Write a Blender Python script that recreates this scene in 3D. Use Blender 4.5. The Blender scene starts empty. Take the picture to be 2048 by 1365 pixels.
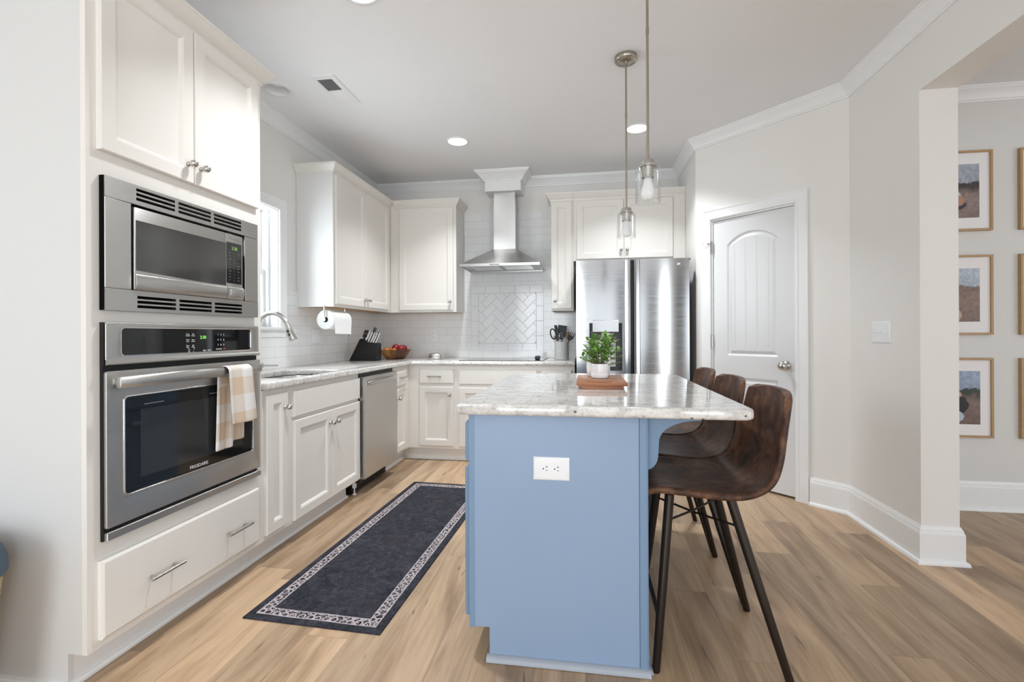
import bpy, bmesh, math, random
from mathutils import Vector, Matrix
from math import pi, sin, cos, radians, sqrt
random.seed(7)
S = bpy.context.scene
COL = S.collection

# ------------------------------------------------------------------ camera
cam = bpy.data.cameras.new('camera'); camo = bpy.data.objects.new('camera', cam); COL.objects.link(camo)
cam.sensor_width = 36.0; cam.sensor_fit = 'HORIZONTAL'
cam.lens = 36.0*941.5486/2048.0
cam.shift_x = -(1025.0733-1024.0)/2048.0
cam.shift_y = -(682.5-668.0777)/2048.0
cam.clip_start = .02
CAMH = 1.1558
camo.matrix_world = Matrix.Translation((0, 0, CAMH)) @ Matrix.Rotation(.1509, 4, 'Z') @ Matrix.Rotation(pi/2+.0003, 4, 'X') @ Matrix.Rotation(-.0041, 4, 'Z')
S.camera = camo
# ------------------------------------------------------------------ world, daylight, exposure
w = bpy.data.worlds.new('world'); S.world = w; w.use_nodes = True
bg = w.node_tree.nodes['Background']; bg.inputs[0].default_value = (.93, .97, 1.0, 1); bg.inputs[1].default_value = .4
S.view_settings.view_transform = 'Standard'; S.view_settings.look = 'None'
S.view_settings.exposure = 0.16; S.view_settings.gamma = 1.0; S.view_settings.use_curve_mapping = False
S.cycles.use_denoising = True
S.cycles.max_bounces = 10; S.cycles.diffuse_bounces = 6; S.cycles.glossy_bounces = 5; S.cycles.transmission_bounces = 8
S.cycles.transparent_max_bounces = 12; S.cycles.caustics_reflective = False; S.cycles.caustics_refractive = False
S.cycles.sample_clamp_indirect = 6.0


def area(name, loc, rot, sx, sy, power, col=(1, 1, 1), shape='RECTANGLE', spread=None):
    l = bpy.data.lights.new(name, 'AREA'); l.shape = shape; l.size = sx; l.size_y = sy; l.energy = power; l.color = col
    if spread: l.spread = spread
    o = bpy.data.objects.new(name, l); COL.objects.link(o); o.location = loc; o.rotation_euler = rot
    return o


DAY = (.875, .945, 1.0); CANC = (.94, .975, 1.0)
# daylight through the openings of the wall behind the camera (each lamp sits in its window)
YB = -3.6
REARWIN = [(-3.5, -2.1, .05, 2.35, 5), (-.20, 1.10, .12, 2.35, 13), (1.74, 2.05, .12, 2.35, 1.6), (2.9, 4.5, .3, 2.3, 40), (-1.75, -.42, .05, 2.35, 90)]  # last window is added for light, placed clear of the fridge's reflection
for i, (x0, x1, z0, z1, pw) in enumerate(REARWIN):
    area('daylight', ((x0+x1)/2, YB-.02, (z0+z1)/2), (pi/2, 0, 0), x1-x0, z1-z0, pw, DAY)
area('daylight', (-4.02, -.65, 1.3), (0, -pi/2, 0), 2.2, 1.8, 9, DAY)       # left side window of the room behind
area('daylight', (1.70, -2.4, 1.35), (0, pi/2, 0), 2.1, 1.8, 76, DAY)  # unseen right-hand window, added to brighten the left cabinets
area('daylight', (5.52, .6, 1.35), (0, pi/2, 0), 2.1, 2.6, 36, DAY)       # unseen window of the next room, added to light the left cabinets
area('daylight', (-2.46, 2.762, 1.64), (0, -pi/2, 0), .82, .72, 24, DAY)      # kitchen window over the sink
CANS = [(-1.015, 2.03, True), (-1.019, 3.745, True), (.411, 3.729, True), (-1.945, 2.768, False)]
CANR = .085

# ------------------------------------------------------------------ materials


def M(name):
    m = bpy.data.materials.new(name); m.use_nodes = True
    nt = m.node_tree; b = nt.nodes['Principled BSDF']
    return m, nt, b


def nd(nt, t, **k):
    n = nt.nodes.new(t)
    for a, v in k.items():
        if a.startswith('i_'):
            key = a[2:]; key = int(key) if key.isdigit() else key.replace('_', ' ')
            n.inputs[key].default_value = v
        else: setattr(n, a, v)
    return n


def lk(nt, a, b): nt.links.new(a, b)


def math_(nt, op, a, b=None, c=None):
    n = nt.nodes.new('ShaderNodeMath'); n.operation = op
    for i, v in enumerate((a, b, c)):
        if v is None: continue
        if isinstance(v, (int, float)): n.inputs[i].default_value = v
        else: nt.links.new(v, n.inputs[i])
    return n.outputs[0]


def mixc(nt, f, a, b):
    n = nt.nodes.new('ShaderNodeMix'); n.data_type = 'RGBA'
    for i, v in ((0, f), (6, a), (7, b)):
        if isinstance(v, (int, float)): n.inputs[i].default_value = v
        elif isinstance(v, tuple): n.inputs[i].default_value = (*v[:3], 1)
        else: nt.links.new(v, n.inputs[i])
    return n.outputs[2]


def ramp(nt, f, stops):
    n = nt.nodes.new('ShaderNodeValToRGB'); e = n.color_ramp.elements
    while len(e) < len(stops): e.new(.5)
    for x, (p, c) in zip(e, stops): x.position = p; x.color = (*c, 1) if len(c) == 3 else c
    nt.links.new(f, n.inputs[0]); return n.outputs[0]


def coords(nt, scale=(1, 1, 1), rot=(0, 0, 0), out='Object'):
    t = nt.nodes.new('ShaderNodeTexCoord'); mp = nt.nodes.new('ShaderNodeMapping')
    mp.inputs['Scale'].default_value = scale; mp.inputs['Rotation'].default_value = rot
    nt.links.new(t.outputs[out], mp.inputs[0]); return mp.outputs[0]


def noise(nt, vec, scale, detail=2, rough=.5, dist=0):
    n = nt.nodes.new('ShaderNodeTexNoise'); n.inputs['Scale'].default_value = scale; n.inputs['Detail'].default_value = detail
    n.inputs['Roughness'].default_value = rough; n.inputs['Distortion'].default_value = dist
    nt.links.new(vec, n.inputs['Vector']); return n.outputs[0]


def bump(nt, b, h, strength, dist=.01):
    n = nt.nodes.new('ShaderNodeBump'); n.inputs['Strength'].default_value = strength; n.inputs['Distance'].default_value = dist
    nt.links.new(h, n.inputs['Height']); nt.links.new(n.outputs[0], b.inputs['Normal'])


def plain(name, col, rough=.5, metal=0.0, vary=.03, scale=9.0, bmp=0.0, spec=.5, coat=0.0):
    m, nt, b = M(name)
    v = coords(nt); f = noise(nt, v, scale, 3)
    c2 = tuple(max(0, x*(1-vary)) for x in col); c1 = tuple(min(1, x*(1+vary)) for x in col)
    lk(nt, mixc(nt, f, c2, c1), b.inputs['Base Color'])
    b.inputs['Roughness'].default_value = rough; b.inputs['Metallic'].default_value = metal
    b.inputs['Specular IOR Level'].default_value = spec
    if coat: b.inputs['Coat Weight'].default_value = coat
    if bmp: bump(nt, b, noise(nt, v, scale*25, 2), bmp, .002)
    return m


def steel(name, col=(.60, .595, .585), rough=.24, axis='x', aniso=.75):
    """brushed stainless steel, grain along one axis"""
    m, nt, b = M(name)
    sc = {'x': (2, 260, 260), 'y': (260, 2, 260), 'z': (260, 260, 2)}[axis]
    f = noise(nt, coords(nt, sc), 1.0, 2)
    b.inputs['Metallic'].default_value = 1.0
    lk(nt, mixc(nt, f, tuple(x*.96 for x in col), tuple(x*1.04 for x in col)), b.inputs['Base Color'])
    lk(nt, math_(nt, 'MULTIPLY_ADD', f, .10, rough-.05), b.inputs['Roughness'])
    if aniso:
        b.inputs['Anisotropic'].default_value = aniso; b.inputs['Anisotropic Rotation'].default_value = .25
        t = nt.nodes.new('ShaderNodeTangent'); t.direction_type = 'RADIAL'; t.axis = 'Z'
        lk(nt, t.outputs[0], b.inputs['Tangent'])
    bump(nt, b, f, .02, .001)
    return m


def glass(name, col=(1, 1, 1), rough=0.0, ior=1.45, haze=0.0):
    m, nt, b = M(name)
    b.inputs['Base Color'].default_value = (*col, 1); b.inputs['Roughness'].default_value = rough
    b.inputs['IOR'].default_value = ior; b.inputs['Transmission Weight'].default_value = 1-haze
    return m


def thin_glass(name, tint=(.97, .985, .98), refl=.35):
    m, nt, b = M(name); nt.nodes.remove(b)
    out = nt.nodes['Material Output']
    tr = nd(nt, 'ShaderNodeBsdfTransparent'); tr.inputs[0].default_value = (*tint, 1)
    gl = nd(nt, 'ShaderNodeBsdfGlossy'); gl.inputs['Roughness'].default_value = .02
    lw = nd(nt, 'ShaderNodeLayerWeight'); lw.inputs[0].default_value = .35
    mx = nd(nt, 'ShaderNodeMixShader')
    lk(nt, math_(nt, 'MULTIPLY_ADD', lw.outputs['Facing'], refl, .03), mx.inputs[0])
    lk(nt, tr.outputs[0], mx.inputs[1]); lk(nt, gl.outputs[0], mx.inputs[2]); lk(nt, mx.outputs[0], out.inputs[0])
    return m


def emit(name, col, s):
    m, nt, b = M(name)
    b.inputs['Base Color'].default_value = (*col, 1); b.inputs['Emission Color'].default_value = (*col, 1); b.inputs['Emission Strength'].default_value = s
    return m


MT = {}
MT['wall'] = plain('wall_paint', (.79, .775, .75), .62, vary=.012, bmp=.05)
MT['ceil'] = plain('ceiling_paint', (.83, .835, .85), .8, vary=.01, bmp=.05)
MT['door'] = plain('door_paint', (.70, .705, .715), .32, vary=.01)
MT['panel'] = plain('end_panel_paint', (.655, .655, .645), .4, vary=.01)
MT['wall_dark'] = plain('dark_reflection_paint', (.15, .15, .155), .6)  # unseen rear wall made dark to deepen the fridge's reflections
MT['wall_o'] = plain('dimmed_room_paint', (.69, .685, .665), .62, vary=.012, bmp=.05)  # wall paint toned down, the next room's dimmer light put into the colour
MT['trim'] = plain('trim_paint', (.835, .84, .845), .32, vary=.01)
MT['cab'] = plain('cabinet_paint', (.775, .748, .706), .34, vary=.012)
MT['cabside'] = plain('cabinet_side_paint', (.76, .755, .745), .34, vary=.012)
MT['blue'] = plain('island_blue_paint', (.262, .36, .515), .36, vary=.03, scale=4)
MT['blue2'] = plain('island_blue_trim', (.185, .285, .425), .38, vary=.03, scale=4)
MT['shoe'] = plain('grey_blue_shoe', (.36, .39, .44), .45, vary=.08, scale=20)
MT['steel_h'] = steel('brushed_steel_across', (.55, .54, .52), .38, axis='y')
MT['steel_x'] = steel('brushed_steel_hood', axis='x', rough=.30)
MT['steel_f'] = steel('brushed_steel_fridge', (.48, .48, .485), rough=.15, axis='x')
MT['steel_s'] = steel('satin_steel_sink', (.62, .62, .62), .3, 'y')
MT['nickel'] = plain('brushed_nickel', (.55, .535, .505), .24, 1.0, vary=.04, scale=60)
MT['chrome'] = plain('chrome', (.78, .78, .79), .1, 1.0, vary=.02)
MT['satin_tin'] = plain('satin_tin', (.74, .735, .72), .34, 1.0, vary=.04, scale=30)
MT['brass_dark'] = plain('aged_nickel', (.42, .38, .32), .3, 1.0, vary=.06, scale=40)
MT['blackglass'] = plain('black_glass', (.006, .0065, .007), .045, vary=.1, spec=.55)
MT['ovenglass'] = plain('oven_glass', (.010, .011, .012), .06, vary=.1, spec=.6)
MT['microglass'] = plain('microwave_glass', (.035, .034, .032), .09, vary=.06, spec=.7)
MT['black'] = plain('black_plastic', (.007, .007, .0075), .42, vary=.2, spec=.35)
MT['darkgrey'] = plain('dark_grey_metal', (.06, .062, .066), .4, vary=.1)
MT['fridgeside'] = plain('fridge_side_grey', (.13, .132, .137), .45, vary=.06)
MT['white_pl'] = plain('white_plastic', (.83, .84, .86), .3, vary=.01)
MT['white_paper'] = plain('paper_towel', (.88, .88, .88), .9, vary=.02, bmp=.3, scale=20)
MT['ceramic'] = plain('white_ceramic', (.82, .82, .83), .25, vary=.015, coat=.3)
MT['ceramic_g'] = plain('grey_ceramic_band', (.55, .57, .60), .35, vary=.05)
MT['crock'] = plain('speckled_grey_stoneware', (.50, .50, .485), .55, vary=.22, scale=45, bmp=.1)
MT['tan'] = plain('light_wood_tool', (.55, .38, .22), .55, vary=.12, scale=30)
MT['birch'] = plain('raw_birch_plywood', (.62, .36, .15), .55, vary=.08, scale=14)
MT['leaf'] = plain('leaf_green', (.16, .34, .045), .45, vary=.5, scale=14)
MT['leaf2'] = plain('leaf_pale_green', (.33, .42, .20), .5, vary=.35, scale=14)
MT['stem'] = plain('plant_stem', (.16, .12, .05), .6, vary=.2)
MT['soil'] = plain('potting_bark', (.38, .24, .11), .9, vary=.4, scale=90, bmp=.6)
MT['legm'] = plain('dark_bronze_metal', (.026, .018, .013), .38, .5, vary=.15, scale=30)
MT['stitch'] = plain('blue_grey_stitching', (.16, .17, .24), .6, vary=.1)
MT['frame'] = plain('oak_picture_frame', (.42, .265, .13), .45, vary=.15, scale=25)
MT['mat'] = plain('picture_mat', (.82, .80, .80), .8, vary=.01)
MT['rope'] = plain('woven_rope', (.60, .45, .28), .85, vary=.18, scale=60, bmp=.5)
MT['denim'] = plain('slate_blue_cloth', (.09, .13, .18), .85, vary=.15, scale=40, bmp=.3)
MT['apple'] = plain('red_apple', (.28, .018, .025), .3, vary=.5, scale=16)
MT['orange'] = plain('orange_peel', (.62, .22, .05), .45, vary=.2, scale=40, bmp=.2)
MT['bulb'] = plain('frosted_bulb', (.90, .90, .90), .35, vary=.01)
MT['can_white'] = plain('downlight_trim', (.80, .80, .80), .5, vary=.01)
MT['can_on'] = emit('downlight_lens_lit', (1.0, .98, .95), 5.5)
MT['green_led'] = emit('green_display', (.22, .75, .10), .7)
MT['dim_led'] = emit('dim_green_display', (.20, .40, .10), .35)
MT['marking'] = plain('white_marking', (.72, .72, .72), .5, vary=.02)
MT['redmark'] = plain('red_marking', (.4, .1, .08), .5, vary=.02)
MT['greymark'] = plain('grey_marking', (.22, .22, .21), .4, vary=.02)
MT['void'] = plain('unlit_cavity_black', (.003, .003, .003), .9, spec=.1)
MT['slot'] = plain('outlet_slot', (.03, .025, .022), .6, vary=.1)
MT['glass'] = thin_glass('pendant_glass', (.992, .995, .995), .42)
MT['pane'] = thin_glass('window_glass', (.97, .98, .98), .3)
MT['glassw'] = glass('clear_jar_glass', (.96, .97, .97), .02)
MT['plasticbag'] = plain('printed_bag', (.75, .62, .58), .4, vary=.3, scale=40)


def wood_floor():
    m, nt, b = M('oak_plank_floor')
    t = nd(nt, 'ShaderNodeTexCoord'); sp = nd(nt, 'ShaderNodeSeparateXYZ'); lk(nt, t.outputs['Object'], sp.inputs[0])
    W, L = .178, 1.22
    xr = math_(nt, 'DIVIDE', sp.outputs[0], W); row = math_(nt, 'FLOOR', xr)
    wn = nd(nt, 'ShaderNodeTexWhiteNoise', noise_dimensions='1D'); lk(nt, row, wn.inputs['W'])
    yo = math_(nt, 'ADD', math_(nt, 'DIVIDE', sp.outputs[1], L), math_(nt, 'MULTIPLY', wn.outputs[0], 7.0))
    pl = math_(nt, 'FLOOR', yo)
    cmb = nd(nt, 'ShaderNodeCombineXYZ'); lk(nt, row, cmb.inputs[0]); lk(nt, pl, cmb.inputs[1])
    w2 = nd(nt, 'ShaderNodeTexWhiteNoise', noise_dimensions='2D'); lk(nt, cmb.outputs[0], w2.inputs['Vector'])
    sh = nd(nt, 'ShaderNodeVectorMath', operation='MULTIPLY_ADD'); lk(nt, w2.outputs['Color'], sh.inputs[0]); sh.inputs[1].default_value = (9, 9, 9)
    lk(nt, t.outputs['Object'], sh.inputs[2])

    def st(sc):
        mp = nd(nt, 'ShaderNodeMapping'); mp.inputs['Scale'].default_value = sc; lk(nt, sh.outputs[0], mp.inputs[0]); return mp.outputs[0]
    g1 = noise(nt, st((9, .9, 1)), 1.0, 5, .6, 1.2)
    g2 = noise(nt, st((90, 3, 1)), 1.0, 3, .6)
    g3 = noise(nt, st((6, 1.6, 1)), 1.0, 2, .5, .4)
    c = ramp(nt, g1, [(.22, (.20, .122, .070)), (.40, (.37, .250, .155)), (.54, (.49, .345, .222)), (.72, (.58, .425, .285))])
    tone = ramp(nt, w2.outputs['Value'], [(0, (.76, .765, .78)), (.5, (.97, .97, .96)), (1, (1.14, 1.11, 1.07))])
    mul = nd(nt, 'ShaderNodeMix', data_type='RGBA', blend_type='MULTIPLY'); mul.inputs[0].default_value = 1
    lk(nt, c, mul.inputs[6]); lk(nt, tone, mul.inputs[7])
    fine = ramp(nt, g2, [(.3, (.90, .89, .88)), (.65, (1.05, 1.05, 1.05))])
    mul2 = nd(nt, 'ShaderNodeMix', data_type='RGBA', blend_type='MULTIPLY'); mul2.inputs[0].default_value = 1
    lk(nt, mul.outputs[2], mul2.inputs[6]); lk(nt, fine, mul2.inputs[7])
    g4 = noise(nt, st((26, 3.2, 1)), 1.0, 2, .5, .8)
    streak = ramp(nt, g4, [(.69, (0, 0, 0)), (.75, (1, 1, 1))])
    knot = ramp(nt, g3, [(.63, (0, 0, 0)), (.76, (1, 1, 1))])
    col = mixc(nt, math_(nt, 'MULTIPLY', knot, .5), mul2.outputs[2], (.19, .12, .075))
    col = mixc(nt, math_(nt, 'MULTIPLY', streak, .7), col, (.11, .068, .042))
    fx = math_(nt, 'FRACT', xr); fy = math_(nt, 'FRACT', yo)
    ex = math_(nt, 'MULTIPLY', math_(nt, 'MINIMUM', fx, math_(nt, 'SUBTRACT', 1.0, fx)), W)
    ey = math_(nt, 'MULTIPLY', math_(nt, 'MINIMUM', fy, math_(nt, 'SUBTRACT', 1.0, fy)), L)
    e = math_(nt, 'MINIMUM', ex, ey)
    seam = math_(nt, 'SUBTRACT', 1.0, math_(nt, 'MINIMUM', math_(nt, 'DIVIDE', e, .0016), 1.0))
    lk(nt, mixc(nt, math_(nt, 'MULTIPLY', seam, .6), col, (.16, .105, .07)), b.inputs['Base Color'])
    lk(nt, math_(nt, 'MULTIPLY_ADD', g1, .2, .30), b.inputs['Roughness'])
    h = math_(nt, 'SUBTRACT', math_(nt, 'MULTIPLY', g2, .15), seam)
    bump(nt, b, h, .25, .001)
    return m


def granite(name, sx=(5, 12, 12)):
    m, nt, b = M(name)
    v = coords(nt, sx)
    big = noise(nt, v, 1.6, 6, .62, .8)
    mid = noise(nt, coords(nt, (30, 75, 75)), 1.0, 4, .65, .5)
    fine = ramp(nt, noise(nt, coords(nt), 95, 2, .6), [(.42, (0, 0, 0)), (.60, (1, 1, 1))])
    c = ramp(nt, big, [(.32, (.40, .385, .36)), (.44, (.57, .55, .52)), (.56, (.70, .68, .65)), (.72, (.80, .785, .76))])
    k = ramp(nt, mid, [(.50, (0, 0, 0)), (.62, (1, 1, 1))])
    c = mixc(nt, math_(nt, 'MULTIPLY', k, .50), c, (.40, .38, .35))
    c = mixc(nt, math_(nt, 'MULTIPLY', fine, .38), c, (.84, .83, .81))
    vo = nd(nt, 'ShaderNodeTexVoronoi'); vo.inputs['Scale'].default_value = 40; lk(nt, coords(nt, (.8, 1, 1)), vo.inputs['Vector'])
    sp = ramp(nt, vo.outputs['Distance'], [(.13, (1, 1, 1)), (.21, (0, 0, 0))])
    pick = math_(nt, 'GREATER_THAN', noise(nt, coords(nt), 14, 2), .48)
    c = mixc(nt, math_(nt, 'MULTIPLY', math_(nt, 'MULTIPLY', sp, pick), .85), c, (.07, .045, .04))
    lk(nt, c, b.inputs['Base Color']); b.inputs['Roughness'].default_value = .07; b.inputs['Specular IOR Level'].default_value = .6
    return m


def leather():
    m, nt, b = M('distressed_brown_leather')
    v = coords(nt)
    f = noise(nt, v, 9, 7, .7, .6); g = noise(nt, coords(nt, (1, 1, .45)), 34, 5, .72)
    s = math_(nt, 'ADD', math_(nt, 'MULTIPLY', f, .65), math_(nt, 'MULTIPLY', g, .35))
    lk(nt, ramp(nt, s, [(.36, (.024, .013, .010)), (.46, (.058, .029, .019)), (.55, (.125, .060, .034)), (.70, (.25, .125, .066))]), b.inputs['Base Color'])
    lk(nt, math_(nt, 'MULTIPLY_ADD', g, .25, .30), b.inputs['Roughness']); b.inputs['Specular IOR Level'].default_value = .2
    bump(nt, b, noise(nt, v, 320, 3), .12, .002)
    return m


def rug_mat(Wd, Ln):
    m, nt, b = M('distressed_navy_rug')
    t = nd(nt, 'ShaderNodeTexCoord'); sp = nd(nt, 'ShaderNodeSeparateXYZ'); lk(nt, t.outputs['Object'], sp.inputs[0])
    ax = math_(nt, 'ABSOLUTE', sp.outputs[0]); ay = math_(nt, 'ABSOLUTE', sp.outputs[1])
    dx = math_(nt, 'SUBTRACT', Wd/2, ax); dy = math_(nt, 'SUBTRACT', Ln/2, ay)
    d = math_(nt, 'MINIMUM', dx, dy)
    n1 = noise(nt, coords(nt), 16, 7, .75, 1.2); n2 = noise(nt, coords(nt), 30, 6, .8, 4.0); n3 = noise(nt, coords(nt), 3, 3, .5)
    base = ramp(nt, n1, [(.32, (.010, .012, .019)), (.5, (.026, .027, .036)), (.68, (.062, .064, .088))])
    base = mixc(nt, math_(nt, 'MULTIPLY', ramp(nt, n3, [(.35, (0, 0, 0)), (.7, (1, 1, 1))]), .4), base, (.042, .038, .040))
    wisp = ramp(nt, n2, [(.52, (0, 0, 0)), (.60, (1, 1, 1)), (.68, (.15, .15, .15))])
    base = mixc(nt, math_(nt, 'MULTIPLY', wisp, .22), base, (.21, .20, .23))
    # border band between .045 and .10 from the edge
    vo = nd(nt, 'ShaderNodeTexVoronoi'); vo.inputs['Scale'].default_value = 27; vo.inputs['Randomness'].default_value = .35; lk(nt, coords(nt), vo.inputs['Vector'])
    ring = math_(nt, 'LESS_THAN', math_(nt, 'ABSOLUTE', math_(nt, 'SUBTRACT', vo.outputs['Distance'], .40)), .085)
    vo2 = nd(nt, 'ShaderNodeTexVoronoi'); vo2.inputs['Scale'].default_value = 60; lk(nt, coords(nt), vo2.inputs['Vector'])
    tw = math_(nt, 'LESS_THAN', math_(nt, 'ABSOLUTE', math_(nt, 'SUBTRACT', vo2.outputs['Distance'], .42)), .055)
    pat = math_(nt, 'MAXIMUM', ring, tw)
    inb = math_(nt, 'MULTIPLY', math_(nt, 'GREATER_THAN', d, .036), math_(nt, 'LESS_THAN', d, .079))
    l1 = math_(nt, 'LESS_THAN', math_(nt, 'ABSOLUTE', math_(nt, 'SUBTRACT', d, .036)), .003)
    l2 = math_(nt, 'LESS_THAN', math_(nt, 'ABSOLUTE', math_(nt, 'SUBTRACT', d, .079)), .0026)
    lines = math_(nt, 'MAXIMUM', math_(nt, 'MAXIMUM', l1, l2), math_(nt, 'MULTIPLY', inb, pat))
    worn = ramp(nt, noise(nt, coords(nt), 60, 3, .7), [(.30, (.55, .55, .55)), (.55, (1, 1, 1))])
    pale = mixc(nt, n1, (.42, .36, .37), (.60, .53, .53))
    c = mixc(nt, math_(nt, 'MULTIPLY', lines, worn), base, pale)
    lk(nt, c, b.inputs['Base Color']); b.inputs['Roughness'].default_value = .95; b.inputs['Specular IOR Level'].default_value = .15
    bump(nt, b, noise(nt, coords(nt), 500, 2), .35, .003)
    return m


def tile_mat(name, u, du=0.0, dv=0.0):
    """white glazed 3x6 inch running bond; u is the horizontal axis ('x' or 'y')"""
    m, nt, b = M(name)
    t = nd(nt, 'ShaderNodeTexCoord'); sp = nd(nt, 'ShaderNodeSeparateXYZ'); lk(nt, t.outputs['Object'], sp.inputs[0])
    cm = nd(nt, 'ShaderNodeCombineXYZ')
    lk(nt, math_(nt, 'ADD', sp.outputs[0 if u == 'x' else 1], du), cm.inputs[0]); lk(nt, math_(nt, 'ADD', sp.outputs[2], dv), cm.inputs[1])
    br = nd(nt, 'ShaderNodeTexBrick'); lk(nt, cm.outputs[0], br.inputs['Vector'])
    br.inputs['Scale'].default_value = 1; br.inputs['Brick Width'].default_value = .1545; br.inputs['Row Height'].default_value = .0778
    br.inputs['Mortar Size'].default_value = .0011; br.inputs['Mortar Smooth'].default_value = .15; br.offset = .5
    br.inputs['Color1'].default_value = (.835, .84, .845, 1); br.inputs['Color2'].default_value = (.80, .805, .81, 1); br.inputs['Mortar'].default_value = (.56, .56, .56, 1)
    lk(nt, br.outputs[0], b.inputs['Base Color']); b.inputs['Roughness'].default_value = .10
    inv = math_(nt, 'SUBTRACT', 1.0, br.outputs['Fac'])
    wob = noise(nt, coords(nt), 7, 2)
    bump(nt, b, math_(nt, 'ADD', inv, math_(nt, 'MULTIPLY', wob, .5)), .25, .0015)
    return m


def towel_mat():
    m, nt, b = M('tan_gingham_cloth')
    t = nd(nt, 'ShaderNodeTexCoord'); sp = nd(nt, 'ShaderNodeSeparateXYZ'); lk(nt, t.outputs['UV'], sp.inputs[0])
    def stripe(o, off):
        return math_(nt, 'GREATER_THAN', math_(nt, 'FRACT', math_(nt, 'ADD', math_(nt, 'MULTIPLY', o, 1/.155), off)), .5)
    a = stripe(sp.outputs[0], .36); c = stripe(sp.outputs[1], .1)
    s = math_(nt, 'MULTIPLY', math_(nt, 'ADD', a, c), .5)
    col = ramp(nt, s, [(0, (.78, .77, .765)), (.5, (.71, .635, .56)), (1, (.64, .50, .375))])
    lk(nt, col, b.inputs['Base Color']); b.inputs['Roughness'].default_value = .95
    bump(nt, b, noise(nt, coords(nt), 420, 2), .3, .002)
    return m


def grain_wood(name, cols, sc=(3, 40, 40), rough=.4):
    m, nt, b = M(name)
    f = noise(nt, coords(nt, sc), 1.0, 5, .6, .6)
    lk(nt, ramp(nt, f, [(.3, cols[0]), (.5, cols[1]), (.7, cols[2])]), b.inputs['Base Color']); b.inputs['Roughness'].default_value = rough
    return m


def acacia():
    m, nt, b = M('acacia_staves')
    t = nd(nt, 'ShaderNodeTexCoord'); sp = nd(nt, 'ShaderNodeSeparateXYZ'); lk(nt, t.outputs['Object'], sp.inputs[0])
    an = math_(nt, 'ARCTAN2', sp.outputs[1], sp.outputs[0])
    seg = math_(nt, 'FLOOR', math_(nt, 'MULTIPLY', an, 2.6))
    wn = nd(nt, 'ShaderNodeTexWhiteNoise', noise_dimensions='1D'); lk(nt, seg, wn.inputs['W'])
    c = ramp(nt, wn.outputs['Value'], [(.1, (.085, .030, .007)), (.42, (.26, .10, .02)), (.75, (.58, .29, .075))])
    g = noise(nt, coords(nt, (10, 10, 60)), 2, 4)
    mu = nd(nt, 'ShaderNodeMix', data_type='RGBA', blend_type='MULTIPLY'); mu.inputs[0].default_value = .6
    lk(nt, c, mu.inputs[6]); lk(nt, ramp(nt, g, [(.3, (.6, .6, .6)), (.7, (1.15, 1.15, 1.15))]), mu.inputs[7])
    lk(nt, mu.outputs[2], b.inputs['Base Color']); b.inputs['Roughness'].default_value = .35
    return m


MT['floor'] = wood_floor()
MT['granite'] = granite('pale_granite')
MT['granite_i'] = granite('pale_granite_island', (5.5, 13, 13))
MT['leather'] = leather()
MT['tile_b'] = tile_mat('subway_tile_back', 'x', .02, -.914+.0778*2)
MT['tile_l'] = tile_mat('subway_tile_left', 'y', 0, -.914+.0778*2)
MT['tile_w'] = plain('white_glazed_tile', (.83, .835, .84), .10, vary=.02, scale=6)
MT['grout'] = plain('grey_grout', (.55, .55, .55), .8)
MT['towel'] = towel_mat()
MT['boardwood'] = grain_wood('cherry_board', [(.20, .065, .025), (.36, .135, .055), (.50, .23, .105)])
MT['acacia'] = acacia()

# ------------------------------------------------------------------ mesh helpers


def V3(p): return Vector(p)


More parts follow.
